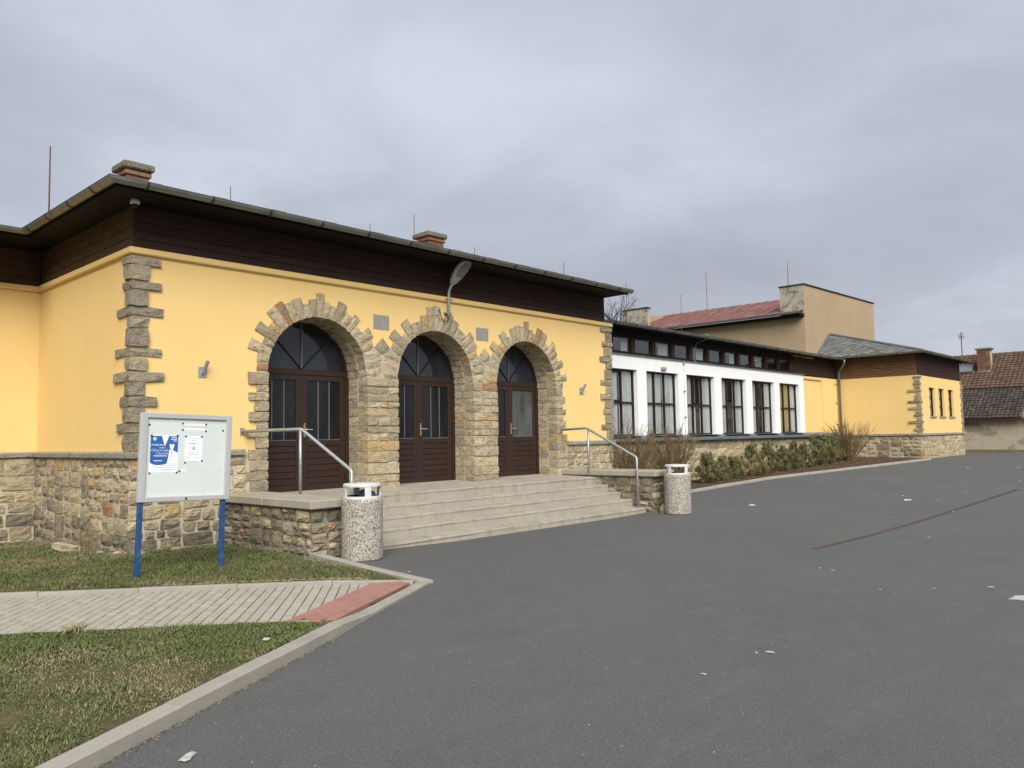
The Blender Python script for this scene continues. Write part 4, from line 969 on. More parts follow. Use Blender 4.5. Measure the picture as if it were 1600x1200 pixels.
# ------------------------------------------------------------------ auditorium behind
AX, AY, AXR = 41.98, 5.0, 53.2
au = thing('auditorium', (47, 10, 0), 'tall beige auditorium with parapet gable and red sheet metal roof behind the wing', 'building')
m = MB(); m.box(AX, AXR, AY, 17.5, 0, 8.0); m.mk('wall', 'plaster_beige', au, origin=(47, 5, 4))
m = MB(); m.add([(AX, AY-.003, 7.9), (AXR, AY-.003, 7.9), (AXR, AY-.003, 9.85), (AX, AY-.003, 9.64)], [(0, 1, 2, 3)]); m.add([(AX+.0, AY+1.35, 7.9), (AXR, AY+1.35, 7.9), (AXR, AY+1.35, 9.85), (AX, AY+1.35, 9.64)], [(3, 2, 1, 0)]); m.add([(AX, AY-.003, 9.64), (AXR, AY-.003, 9.85), (AXR, AY+1.35, 9.85), (AX, AY+1.35, 9.64)], [(0, 1, 2, 3)]); m.add([(AXR, AY, 7.9), (AXR, AY+1.35, 7.9), (AXR, AY+1.35, 9.85), (AXR, AY, 9.85)], [(0, 1, 2, 3)]); m.mk('parapet_gable', 'plaster_beige', au)
m = MB(); m.add([(AX-.003, AY-.003, 7.9), (AX-.003, AY+1.35, 7.9), (AX-.003, AY+1.35, 9.64), (AX-.003, AY-.003, 9.64)], [(0, 3, 2, 1)]); m.mk('parapet_side', 'plaster_peeled', au)
MB().add([(AX-.05, AY-.06, 9.64), (AXR+.05, AY-.06, 9.85), (AXR+.05, AY+1.4, 9.85), (AX-.05, AY+1.4, 9.64), (AX-.05, AY-.06, 9.70), (AXR+.05, AY-.06, 9.91), (AXR+.05, AY+1.4, 9.91), (AX-.05, AY+1.4, 9.70)], [(0, 1, 5, 4), (4, 5, 6, 7), (3, 0, 4, 7), (1, 2, 6, 5), (2, 3, 7, 6)]).mk('coping', 'strap', au)
rx0, rz0, rx1, rz1 = AX-.55, 8.10, AX+5.6, 9.95
RF = mk('roof', [(rx0, AY+.02, rz0), (rx1, AY+.02, rz1-.0), (rx1, 16.9, rz1), (rx0, 16.9, rz0), (rx0, AY+.02, rz0-.1), (rx0, 16.9, rz0-.1), (AX+.1, AY+.02, rz0+.0), (AX+.1, 16.9, rz0)], [(0, 1, 2, 3), (0, 3, 5, 4), (4, 5, 7, 6)], 'roof_sheet_red', au)
for i in range(19):
    y = AY+1.5+i*.62; MB().add([(rx0, y-.015, rz0+.002), (rx0, y+.015, rz0+.002), (rx1, y+.015, rz1+.002), (rx1, y-.015, rz1+.002), (rx0, y, rz0+.045), (rx1, y, rz1+.045)], [(0, 4, 5, 3), (1, 2, 5, 4), (0, 1, 4)]).mk('standing_seam', 'roof_sheet_red', RF)
MB().sweep([(rx0, AY+.0), (rx0, 16.9)], [(-.01, rz0-.1), (.13, rz0-.09), (.15, rz0+.0), (.13, rz0), (.11, rz0-.06), (0, rz0-.06)]).mk('gutter', 'zinc', au)
MB().box(rx0+.05, AX+.02, AY, 16.8, rz0-.22, rz0-.11).mk('soffit', 'wood_soffit', au)
MB().box(AX-.0, AX+.35, 15.05, 16.9, 7.6, 9.6).mk('firewall', 'plaster_peeled', au); MB().box(AX-.05, AX+.4, 15.0, 16.95, 9.6, 9.66).mk('firewall_coping', 'strap', au)
MB().box(AX+.35, AX+5.6, 16.5, 16.9, 8, 9.62).mk('rear_parapet', 'plaster_beige', au)
MB().box(AXR+.0, AXR+.5, AY+.05, AY+.15, 7.0, 7.08).mk('wall_bracket', 'black', au); MB().box(AXR+.35, AXR+.65, AY-.02, AY+.2, 7.0, 7.2).mk('floodlight', 'black', au)

# ------------------------------------------------------------------ neighbour house
nh = thing('neighbour_house', (47, -8, .3), 'old neighbouring house with brown tiled roof behind a lower stained outbuilding', 'building')
NX = 44.5
m = MB(); m.box(NX, 46.6, -4.42, -.2, -.2, 2.2); m.mk('outbuilding_wall', 'plaster_stained', nh, origin=(NX, -4, 1))
m = MB(); m.box(46.7, 53, -16, .6, -.2, 3.7); m.prism([(46.7, 3.7), (53, 3.7), (49.85, 5.62)], 'y', -16, .6); m.box(NX+.5, 46.7, -16, -4.43, -.2, 2.5); m.mk('house_wall', 'plaster_stained', nh, origin=(48, -6, 2))
def tile_roof(name, mat, xa, za, xb, zb, y0, y1, row, tw, parent):
    """overlapping pantile courses as one real surface"""
    L = math.hypot(xb-xa, zb-za); n = int(L/row); m = int((y1-y0)/tw); ux, uz = (xb-xa)/L, (zb-za)/L; nx, nz = -uz, ux; V = []; F = []
    for r in range(n):
        for i in range(m):
            ya = y0+i*tw; yb = ya+tw; dj = R_.uniform(-.008, .008); b = len(V)
            for (s, h) in ((r*row-.03, .05+dj), ((r+1)*row, .012+dj)):
                for (t, hh) in ((0, 0), (.3, .035), (.7, .03), (1, 0)):
                    V.append((xa+ux*s+nx*(h+hh), ya+tw*t, za+uz*s+nz*(h+hh)))
            for (t, hh) in ((0, 0), (.3, .0), (.7, .0), (1, 0)): V.append((xa+ux*(r*row-.03), ya+tw*t, za+uz*(r*row-.03)))
            F += [(b, b+1, b+5, b+4), (b+1, b+2, b+6, b+5), (b+2, b+3, b+7, b+6), (b+8, b+9, b+1, b), (b+9, b+10, b+2, b+1), (b+10, b+11, b+3, b+2)]
    o = mk(name, V, F, mat, parent); tag(o, kind='stuff')
tile_roof('outbuilding_tiles', 'tiles_dark', NX-.25, 2.12, 46.75, 3.72, -4.38, -.1, .24, .19, nh)
tile_roof('house_tiles', 'tiles_brown', 46.6, 3.70, 49.85, 5.66, -16, .7, .27, .22, nh)
mk('outbuilding_roof_deck', [(NX-.25, -4.38, 2.10), (46.75, -4.38, 3.70), (46.75, -.1, 3.70), (NX-.25, -.1, 2.10)], [(0, 1, 2, 3)], 'tiles_dark', nh)
mk('house_roof_deck', [(46.6, -16, 3.68), (49.85, -16, 5.63), (49.85, .7, 5.63), (46.6, .7, 3.68), (53.1, -16, 3.68), (53.1, .7, 3.68)], [(0, 1, 2, 3), (1, 4, 5, 2)], 'tiles_brown', nh)
for i in range(52):
    y = -16+i*.32; MB().tube([(49.85, y, 5.66), (49.85, y+.34, 5.675)], [.1, .115], 8).mk('ridge_tile', 'tiles_brown', nh)
MB().tube([(46.78, -4.4, 3.76), (46.78, -.1, 3.76)], .09, 8).mk('verge', 'tiles_dark', nh)
MB().box(NX-.33, NX-.2, -4.42, -.1, 2.0, 2.09).mk('eave_board', 'wood_dark', nh)
MB().box(NX-.3, NX+.6, -5.2, -4.45, 2.05, 2.2).mk('lean_to_roof', 'slate_metal', nh)
ch = MB().box(48.15, 48.75, -2.42, -1.82, 4.4, 5.86, bev=.01).mk('chimney_stack', 'plaster_stained', nh)
for r in range(15):
    for i in range(3):
        y0 = -2.44+i*.21+(.0 if r % 2 else .0); z = 4.78+r*.073
        MB().box(48.12, 48.2, y0+.006, y0+.2, z, z+.063).mk('brick', 'brick_red', ch)
MB().box(48.08, 48.82, -2.5, -1.75, 5.86, 5.95).mk('chimney_cap', 'chimney_cap', nh)
sk_ = MB().box(47.95, 48.75, -1.55, -.85, 4.66, 4.74, M=Matrix.Translation((48.35, -1.2, 4.85)) @ Matrix.Rotation(-rad(31.1), 4, 'Y') @ Matrix.Translation((-48.35, 1.2, -4.66))).mk('skylight', 'slate_metal', nh)
tag(mk('grass_verge', [(43.7, -9, .46), (44.6, -9, .56), (44.6, .2, .60), (43.7, .2, .48), (43.55, -9, .40), (43.55, .2, .40)], [(0, 1, 2, 3), (4, 0, 3, 5)], 'turf'), kind='structure')
an = thing('antenna', (48.9, -.95, 5.0), 'thin television aerial mast on the brown tiled roof', 'antenna')
MB().tube([(48.9, -.95, 5.0), (48.9, -.95, 7.0)], .03, 6).mk('mast', 'zinc', an)
MB().tube([(48.75, -1.12, 6.72), (49.05, -.78, 6.78)], .014, 5).mk('boom', 'zinc', an)
for i in range(5): MB().tube([(48.78+.06*i, -1.08+.07*i, 6.58), (48.78+.06*i, -1.08+.07*i, 6.92)], .010, 5).mk('element', 'zinc', an)

# ------------------------------------------------------------------ lightning rods
def rod(x, y, z0, z1, label, mat='rod_steel', r=.012, group=None):
    t = thing('lightning_rod', (x, y, z0), label, 'lightning rod', group); MB().tube([(x, y, z0), (x, y, z1)], [r, r*.7], 6).mk('rod', mat, t); MB().box(x-.06, x+.06, y-.06, y+.06, z0-.02, z0+.05, bev=.01).mk('foot', mat, t)
rod(4.72, 4.0, 5.70, 7.17, 'tall maroon lightning rod above the side wing gutter', 'rod_maroon', .016)
for x, z1, l in ((8.32, 7.24, 'short lightning rod on the ridge next right of the capped corner chimney'), (12.12, 7.12, 'very short lightning rod on the ridge just left of the second chimney'), (13.59, 7.66, 'slim lightning rod rising just behind the second chimney'),
                 (15.87, 7.15, 'short lightning rod on the ridge next right of the second chimney'), (16.55, 6.95, 'short lightning rod near the right end of the pavilion ridge')): rod(x if x < 16.5 else 16.45, 4.05 if x < 16.5 else 1.2, 6.6 if x < 16.5 else 5.8, z1 if x < 16.5 else 6.30, l)
rod(23.59, 4.05, 5.40, 7.16, 'slim lightning rod on the wing roof beside the pavilion eave end'); rod(27.40, 4.05, 5.40, 7.16, 'slim lightning rod on the wing roof in front of the red roof')
rod(44.5, 12.2, 8.85, 11.85, 'lightning rod standing on the red sheet roof', r=.022); rod(42.6, 6.1, 9.68, 11.15, 'lightning rod on the parapet gable of the auditorium', r=.02)

# ------------------------------------------------------------------ fittings on the entrance
lp = thing('wall_lamp', (11.06, -.06, 4.1), 'grey street lamp head on a bent pipe bracket above the middle arch', 'lamp')
MB().tube([(11.02, -.07, 4.10), (11.02, -.07, 4.55), (11.02, -.085, 4.66), (11.02, -.14, 4.74), (11.02, -.26, 4.86)], .03, 10).mk('bracket_pipe', 'lamp_grey', lp, smooth=True)
for z in (4.18, 4.47): MB().box(10.93, 11.11, -.085, .0, z, z+.03).mk('pipe_clamp', 'galvanised', lp)
def lamp_head():
    a = Vector((11.02, -.20, 4.80)); d = Vector((.04, -.72, .66)).normalized(); sd = d.cross(Z3).normalized(); up = sd.cross(d).normalized(); V = []; F = []; n = 12
    prof = [(-.03, .055, .05), (.03, .10, .085), (.18, .145, .12), (.36, .175, .13), (.5, .16, .105), (.6, .10, .06), (.635, .015, .015)]
    for (s, w, h) in prof:
        for k in range(n):
            t = 2*math.pi*k/n; y = math.sin(t); V.append(a+d*s+sd*w*math.cos(t)+up*(h*y if y > 0 else h*.45*y))
    for i in range(len(prof)-1):
        for k in range(n): F.append((i*n+k, (i+1)*n+k, (i+1)*n+(k+1) % n, i*n+(k+1) % n))
    F.append(tuple(range(n))); mk('lamp_head', [tuple(v) for v in V], F, 'lamp_grey', lp, smooth=True)
    V = []
    for (s, w, h) in [(.22, .115, .07), (.34, .145, .095), (.46, .135, .085), (.56, .085, .05)]:
        for k in range(7):
            t = math.pi+math.pi*k/6; V.append(a+d*s+sd*w*math.cos(t)+up*(h*1.0*math.sin(t)-.004))
    mk('lamp_lens', [tuple(v) for v in V], [(i*7+k, i*7+k+1, (i+1)*7+k+1, (i+1)*7+k) for i in range(3) for k in range(6)], 'lamp_glass', lp, smooth=True)
lamp_head()
MB().tube([(11.0, -.075, 4.12), (10.97, -.09, 4.02), (10.88, -.085, 4.0), (10.80, -.075, 4.1), (10.76, -.07, 4.25)], .009, 6).mk('cable', 'black', lp)
cm = thing('security_camera', (4.60, -.25, 5.15), 'small white dome camera under the corner of the eaves', 'camera')
MB().lathe([(.055, 0), (.065, -.03), (.065, -.07), (.05, -.075)], (4.6, -.25, 5.19), 16).mk('housing', 'plastic_white', cm, smooth=True); MB().lathe([(.048, -.075), (.044, -.10), (.025, -.125), (.004, -.132)], (4.6, -.25, 5.19), 16).mk('dome', 'black', cm, smooth=True)
for x, l in ((5.77, 'galvanised flag holder on the yellow wall beside the corner quoins above the notice board'), (15.53, 'galvanised flag holder on the yellow wall between the last arch and the wing')):
    t = thing('flag_holder', (x, 0, 2.70), l, 'flag holder', None); MB().box(x-.07, x+.07, -.012, .0, 2.62, 2.79, bev=.003).mk('plate', 'galvanised', t); MB().tube([(x, -.01, 2.68), (x+.03, -.13, 2.88)], .03, 10).mk('socket', 'galvanised', t)
def rail(pts, feet, label, plate):
    t = thing('handrail', feet[0], label, 'handrail'); MB().tube(pts, .027, 10).mk('rail', 'galvanised', t, smooth=True)
    for f, top in zip(feet, (pts[1], None)):
        if top: MB().tube([f, (f[0], f[1], top[2])], .024, 10).mk('post', 'galvanised', t, smooth=True)
    MB().box(plate[0]-.035, plate[0]+.035, plate[1]-.012, plate[1], plate[2]-.06, plate[2]+.06).mk('wall_plate', 'galvanised', t)
rail([(6.45, -.02, 1.765), (6.745, -1.27, 1.775), (6.77, -1.29, 1.765), (6.80, -2.50, 1.165), (6.80, -2.53, 1.13), (6.80, -2.53, -.12)], [(6.745, -1.27, .76)], 'galvanised pipe handrail on the wall coping nearest the notice board', (6.45, -.0, 1.765))
rail([(14.66, -.05, 1.75), (14.66, -.80, 1.775), (14.66, -.84, 1.762), (14.64, -2.17, 1.115), (14.63, -2.20, 1.08), (14.62, -2.22, .0)], [(14.66, -.85, .63)], 'galvanised pipe handrail at the end of the steps beside the bare shrubs', (14.66, -.045, 1.75))

# litter bins ----------------------------------------------------------
def litter_bin(x, y, z, label, bag, rot):
    t = thing('litter_bin', (x, y, z), label, 'litter bin'); c = (x, y, z)
    MB().lathe([(.265, 0), (.282, .012), (.285, .05), (.285, .80), (.278, .825), (.262, .835), (.235, .835), (.235, .45)], c, 40).mk('body', 'aggregate', t, smooth=False)
    h = MB().lathe([(.258, .83), (.266, .84), (.262, .872), (.25, .876), (.24, .872), (.24, .84)], c, 40, True).mk('hood_ring', 'bin_hood', t)
    MB().lathe([(.262, 1.005), (.262, 1.03), (.25, 1.045), (.10, 1.055), (.01, 1.057)], c, 40).mk('hood_top', 'bin_hood', t)
    for k in range(4):
        a0 = rot+k*math.pi/2; V = []; n = 5
        for i in range(n):
            a = a0+(i/(n-1)-.5)*.36
            for r in (.236, .258):
                for zz in (.868, 1.008): V.append((x+r*math.cos(a), y+r*math.sin(a), z+zz))
        F = [(0, 1, 3, 2), (4*(n-1), 4*(n-1)+2, 4*(n-1)+3, 4*(n-1)+1)]
        for i in range(n-1):
            b = 4*i; F += [(b+2, b+3, b+7, b+6), (b, b+4, b+5, b+1), (b, b+2, b+6, b+4), (b+1, b+5, b+7, b+3)]
        mk('hood_pillar', V, F, 'bin_hood', t)
    MB().lathe([(.225, .5), (.232, .87), (.222, .875), (.205, .80), (.05, .74), (.01, .735)], c, 24).mk('liner', 'bin_liner', t)
    if bag:
        o = rock('rubbish_bag', (x+.09, y+.02, z+.87), (.11, .10, .085), 9, 'bag_blue'); o.parent = t; o.location = o.location-Vector(c)
litter_bin(6.66, -2.97, -.055, 'exposed aggregate concrete litter bin with blue rubbish inside beside the notice board kerb', True, rad(-108))
litter_bin(14.86, -3.07, gz(14.8), 'exposed aggregate concrete litter bin in front of the bare shrubs', False, rad(-99))

# notice board ---------------------------------------------------------
BM = Matrix.Translation((4.42, -2.30, 0)) @ Matrix.Rotation(.032, 4, 'Y')
def bp(u, n, z): return BM @ Vector((u, -n, z))                     # u along board, n towards the viewer
nb = thing('notice_board', (4.42, -2.30, 0), 'aluminium framed notice board on two blue posts in the grass', 'notice board')
bw_, z0_, z1_ = .575, .875, 1.955
def bbox(u0, u1, n0, n1, za, zb, name, mat, par=nb, bev=0): return MB().box(u0, u1, -n1, -n0, za, zb, bev=bev, M=BM).mk(name, mat, par)
for u, l in ((-.535, 1), (.51, 0)):
    bbox(u-.028, u+.028, -.035, .02, -.3, z0_+.02, 'post', 'blue_paint', bev=.006)
bbox(-bw_, bw_, -.04, .012, z0_, z1_, 'cabinet', 'aluminium', bev=.006)
e = .075
for a, b, c, d in ((-bw_, -bw_+e, z0_, z1_), (bw_-e, bw_, z0_, z1_), (-bw_+e, bw_-e, z1_-e*.85, z1_), (-bw_+e, bw_-e, z0_, z0_+e*.85)):
    bbox(a, b, .0125, .045, c, d, 'frame_rail', 'aluminium', bev=.007)
bbox(-bw_+e-.002, bw_-e+.002, .0122, .016, z0_+.06, z1_-.06, 'backing', 'board_white')
bbox(.0-.012, .012, .045, .05, z0_+.02, z0_+.044, 'lock', 'magnet')
def flat(name, pts, n, mat, par):
    V = [bp(u, n, z) for u, z in pts]; return mk(name, [tuple(v) for v in V], [tuple(range(len(V)))], mat, par)
def disc(u, z, r, par, n=.0215, mat='magnet', name='magnet'):
    k = 12; V = [tuple(bp(u+r*math.cos(2*math.pi*i/k), n, z+r*math.sin(2*math.pi*i/k))) for i in range(k)]+[tuple(bp(u+r*math.cos(2*math.pi*i/k), n-.006, z+r*math.sin(2*math.pi*i/k))) for i in range(k)]
    return mk(name, V, [tuple(range(k))]+[(i, i+k, (i+1) % k+k, (i+1) % k) for i in range(k)], mat, par)
def lettering(txt, u, z, size, n, mat, par, align='LEFT', shear=0, name='lettering'):
    cu = bpy.data.curves.new('t', 'FONT'); cu.body = txt; cu.size = size; cu.align_x = align; cu.shear = shear; cu.resolution_u = 2
    ob = bpy.data.objects.new('t', cu); COL.objects.link(ob); dg = bpy.context.evaluated_depsgraph_get(); me = bpy.data.meshes.new_from_object(ob.evaluated_get(dg))
    V = [tuple(bp(u+v.co.x, n, z+v.co.y)) for v in me.vertices]; F = [tuple(p.vertices) for p in me.polygons]
    bpy.data.objects.remove(ob); bpy.data.meshes.remove(me)
    return mk(name, V, F, mat, par) if V else None
def board_items():
    # header strip
    c = bp(.075, .018, 1.80); t = thing('header_strip', c, 'narrow white paper strip with a printed heading at the top of the notice board', 'paper')
    flat('sheet', [(-.06, 1.755), (.23, 1.75), (.23, 1.835), (-.06, 1.84)], .0165, 'paper_cream', t); lettering('AKCE V KULTURNÍM DOMĚ', .085, 1.79, .0245, .0175, 'ink', t, 'CENTER')
    for u, z in ((-.065, 1.838), (.235, 1.833), (-.065, 1.757), (.235, 1.748)): disc(u, z, .0115, t)
    # blue ball poster
    x0, x1, za, zb = -.455, -.115, 1.235, 1.685
    t = thing('ball_poster', bp(-.28, .018, za), 'blue and white ball poster with a white gown held by black magnets', 'poster')
    flat('sheet', [(x0, za), (x1, za), (x1, zb), (x0, zb)], .0165, 'paper', t)
    W, H = x1-x0, zb-za; P = lambda a, b: (x0+W*a, za+H*b)
    arc = [P(.0+.62*i/14, .315-.10*math.sin(math.pi*min(1, i/14*1.0)*.62)+.0) for i in range(15)]
    left = [P(.005, .98), P(.005, .28)]+[P(.005+.3*(1-math.cos(t_)), .28-.09*math.sin(t_)) for t_ in np.linspace(.15, math.pi/2, 7)]+[P(.31+.33*math.sin(t_), .28-.09*math.cos(t_)+.0) for t_ in np.linspace(.2, 1.2, 6)]+[P(.655, .42), P(.69, .60), P(.52, .70), P(.40, .98)]
    flat('blue_field', left, .0172, 'poster_blue', t)
    flat('blue_field', [P(.69, .601), P(.80, .60), P(.995, .53), P(.995, .98), P(.66, .98), P(.52, .702)], .0172, 'poster_blue', t)
    flat('gown', [P(.74, .60), P(.70, .69), P(.68, .74), P(.73, .765), P(.78, .74), P(.83, .765), P(.87, .74), P(.85, .69), P(.80, .60)], .0176, 'ink_white', t)
    flat('sash', [P(.735, .605), P(.79, .605), P(.80, .40), P(.755, .38), P(.745, .43)], .0178, 'ink_pink', t)
    disc(P(.15, .90)[0], P(.15, .90)[1], .022, t, .0176, 'ink_gold', 'emblem')
    lettering('PLES', P(.45, .935)[0]+.008, P(.45, .935)[1], .018, .018, 'ink', t)
    lettering('MODROBÍLÝ', P(.04, .70)[0], P(.04, .715)[1], .027, .018, 'ink_white', t); lettering('tradiční', P(.32, .64)[0], P(.3, .645)[1], .022, .018, 'ink_white', t)
    lettering('Obecní ples', P(.02, .55)[0], P(.02, .56)[1], .047, .018, 'ink_gold', t, shear=.35); lettering('7. března 2020', P(.2, .48)[0], P(.2, .485)[1], .026, .018, 'ink_white', t)
    for a, b, z in ((.13, .60, .43), (.13, .44, .30)): flat('text_line', [P(a, z), P(b, z), P(b, z+.016), P(a, z+.016)], .018, 'ink_white', t)
    for a, b, z in ((.75, .95, .93), (.72, .95, .885), (.82, .95, .84)): flat('text_line', [P(a, z), P(b, z), P(b, z+.016), P(a, z+.016)], .018, 'ink_white', t)
    for a, b, z in ((.55, .95, .215), (.42, .95, .17), (.18, .95, .12), (.38, .95, .07), (.45, .8, .03)): flat('text_line', [P(a, z), P(b, z), P(b, z+.011), P(a, z+.011)], .0176, 'ink_pale', t)
    for u, z in (P(.03, .985), P(.97, .995)): disc(u, z, .0125, t)
    for u, z in ((x0+.005, za-.012), (x1-.005, za-.005)): disc(u, z, .0115, t)
    # small notice
    x0, x1, za, zb = -.03, .195, 1.36, 1.68
    t = thing('small_notice', bp(.08, .018, za), 'small white typed notice beside the ball poster on the notice board', 'paper')
    flat('sheet', [(x0, za), (x1, za), (x1, zb), (x0, zb)], .0165, 'paper', t); W, H = x1-x0, zb-za
    for a, b, z, mt in ((.2, .85, .90, 'ink_pale'), (.35, .7, .83, 'ink_pale'), (.2, .8, .35, 'ink_pale'), (.15, .8, .28, 'ink_pale'), (.1, .35, .16, 'ink_pale'), (.55, .85, .17, 'ink_pale'), (.15, .8, .0, 'ink_pale')): flat('text_line', [P(a, z), P(b, z), P(b, z+.016), P(a, z+.016)], .0176, mt, t)
    lettering('Rozsvícení', x0+W*.22, za+H*.70, .024, .018, 'ink', t)
    flat('emblem', [P(.42, .48), P(.58, .48), P(.60, .56), P(.52, .64), P(.45, .56)], .0178, 'ink_pale', t)
    for u, z in ((x0+.01, zb-.005), (x1-.01, zb-.005), (x0+.01, za-.01), (x1+.0, za+.012)): disc(u, z, .0115, t)
    for u, z in ((-.475, 1.81), (.465, 1.76), (-.085, 1.245)): disc(u, z, .0115, nb)
    for u, z, r in ((-.02, 1.272, .012), (-.195, 1.868, .010)): disc(u, z, r, nb, mat='plastic_white', name='white_magnet')
    for u, z in ((.26, 1.24), (.46, 1.26), (.36, 1.775), (-.05, .955), (.23, .975), (-.44, 1.715)): disc(u, z, .004, nb, .0172, name='pin')
    t = thing('torn_scrap', bp(-.02, .018, 1.245), 'torn strip of clear tape under the small notice on the board', 'paper'); flat('sheet', [(-.085, 1.232), (.005, 1.228), (.01, 1.265), (-.075, 1.27)], .0168, 'paper_cream', t)
board_items()

# ------------------------------------------------------------------ vegetation
def rvec(r): 
    while True:
        v = Vector((r.uniform(-1, 1), r.uniform(-1, 1), r.uniform(-1, 1)))
        if .05 < v.length < 1: return v.normalized()
def bare_shrub(x, y, z, h, w, stems, label, seed, bark='bark', buds=True, lean=.0):
    r = random.Random(seed); t = thing('bare_shrub', (x, y, z), label, 'shrub', None); b = MB(); lv = []; 
    for s in range(stems):
        a = r.uniform(0, 2*math.pi); rr = w*math.sqrt(r.random()); p = Vector((x+.22*w*math.cos(a)*r.random(), y+.16*w*math.sin(a)*r.random(), z)); tip = Vector((x+rr*math.cos(a), y+.75*rr*math.sin(a), z+h*r.uniform(.62, 1.05)*(1-.18*(rr/w)**2)))
        n = 5; pts = []
        for i in range(n+1):
            f = i/n; q = p.lerp(tip, f); q += Vector((rr*math.cos(a), .75*rr*math.sin(a), 0))*(.25*math.sin(math.pi*f)*-.4) + Vector((r.uniform(-.02, .02), r.uniform(-.02, .02), 0))*f; pts.append(q)
        b.tube(pts, [.0135*(1-.68*i/n) for i in range(n+1)], 4, False)
        for k in range(r.randint(3, 6)):
            i = r.randint(2, n-1); q = pts[i].lerp(pts[i+1], r.random()); d = (tip-p).normalized(); e = (d+rvec(r)*.55); e.z = abs(e.z)+.25; e.normalize(); L = h*r.uniform(.1, .26); m1 = q+e*L*.5+rvec(r)*.015; m2 = q+e*L
            b.tube([q, m1, m2], [.0066, .005, .0028], 3, False)
            for _ in range(4): lv.append(q.lerp(m2, r.uniform(.3, 1)))
        lv += [pts[-1].lerp(pts[-2], r.random()) for _ in range(4)]
    b.mk('branches', bark, t)
    if buds:
        V = []; F = []; C = []
        for p in lv:
            d = rvec(r); d.z = abs(d.z); u = d.cross(rvec(r)).normalized()*.0065; k = len(V); L = r.uniform(.014, .03)
            V += [tuple(p-u), tuple(p+d*L*.5-u*1.2), tuple(p+d*L), tuple(p+u)]; F.append((k, k+1, k+2, k+3)); c = r.choice(((.16, .13, .06), (.12, .12, .04), (.20, .16, .08), (.11, .085, .05))); C += [c]*4
        mk('buds', V, F, 'leafy', t, tint=np.array(C))
def evergreen(x, y, z, h, w, label, seed, tone):
    r = random.Random(seed); t = thing('evergreen_shrub', (x, y, z), label, 'shrub', 'evergreen shrubs in the bed along the wing'); b = MB()
    for s in range(9):
        a = r.uniform(0, 6.28); b.tube([(x+.04*math.cos(a), y+.04*math.sin(a), z-.02), (x+w*.4*math.cos(a), y+w*.4*math.sin(a), z+h*.5), (x+w*.55*math.cos(a), y+w*.5*math.sin(a), z+h*r.uniform(.7, .95))], [.012, .008, .003], 4, False)
    b.mk('stems', 'bark', t)
    V = []; F = []; C = []
    cl = []
    for i in range(60):
        f = r.random()**.8; a = r.uniform(0, 6.28); prof = (.62+.38*math.sin(math.pi*min(1, f*1.05+.12)))*(1-.55*max(0, f-.6)/.4); rr = w*prof*math.sqrt(r.uniform(.25, 1)); cl.append((Vector((x+rr*math.cos(a), y+rr*math.sin(a), z+.05+h*.95*f)), r.uniform(.055, .11), r.uniform(.55, 1.4)))
    for i in range(5): a = r.uniform(0, 6.28); cl.append((Vector((x+w*.5*r.random()*math.cos(a), y+w*.5*r.random()*math.sin(a), z+h*r.uniform(.98, 1.12))), .05, 1.2))
    for (c, s, br) in cl:
        for k in range(105):
            d = rvec(r); p = c+Vector((d.x*s, d.y*s, d.z*s*1.35))*r.random()**.4; n = (d+rvec(r)*.7).normalized(); u = n.cross(rvec(r)).normalized(); v = n.cross(u); L = r.uniform(.012, .024); wd = L*.55; q = len(V)
            V += [tuple(p-u*L), tuple(p-v*wd+n*.003), tuple(p+u*L), tuple(p+v*wd+n*.003)]; F.append((q, q+1, q+2, q+3))
            m_ = r.random(); base = (.092, .105, .036) if m_ < tone*.85 else ((.175, .165, .068) if m_ < .8 else (.25, .205, .105)); g = br*r.uniform(.7, 1.2); C += [tuple(min(.3, q_*g) for q_ in base)]*4
    mk('foliage', V, F, 'leafy', t, tint=np.array(C))
bz = lambda x: gz(x)+.06
bare_shrub(17.35, -.28, bz(17), 1.78, 1.0, 105, 'bare twiggy shrub right behind the low wall beside the steps', 1)
bare_shrub(19.35, -.25, bz(19), 1.74, 1.05, 105, 'bare twiggy shrub between the low wall and the evergreen row', 2)
bare_shrub(31.6, -.75, bz(31.6), 1.55, 1.3, 110, 'bare brown shrub in front of the downpipe and yellow wall', 3)
EV = [(21.05, .88, .42, .75, 'round dark green shrub, first of the evergreen row after the bare shrubs'), (21.95, .72, .30, .35, 'small yellowish shrub, second in the evergreen row'), (22.65, .66, .36, .55, 'low shrub, third in the evergreen row'), (23.85, 1.02, .52, .45, 'tall broad shrub, fourth in the evergreen row'),
      (24.95, 1.05, .42, .75, 'tall dark shrub, fifth in the evergreen row'), (26.05, .84, .42, .6, 'rounded shrub, sixth in the evergreen row'), (26.95, .98, .36, .55, 'pointed shrub, seventh in the evergreen row'), (27.75, .90, .34, .35, 'yellowish shrub, eighth in the evergreen row'),
      (28.7, 1.12, .52, .5, 'largest shrub, ninth in the evergreen row'), (29.6, 1.10, .48, .45, 'tall shrub, tenth in the evergreen row'), (30.4, 1.0, .44, .45, 'last evergreen shrub before the bare brown shrub')]
for i, (x, h, w, tn, l) in enumerate(EV): evergreen(x, -.38-.02*i, bz(x), h*.90, w*.92, l, 40+i, tn)
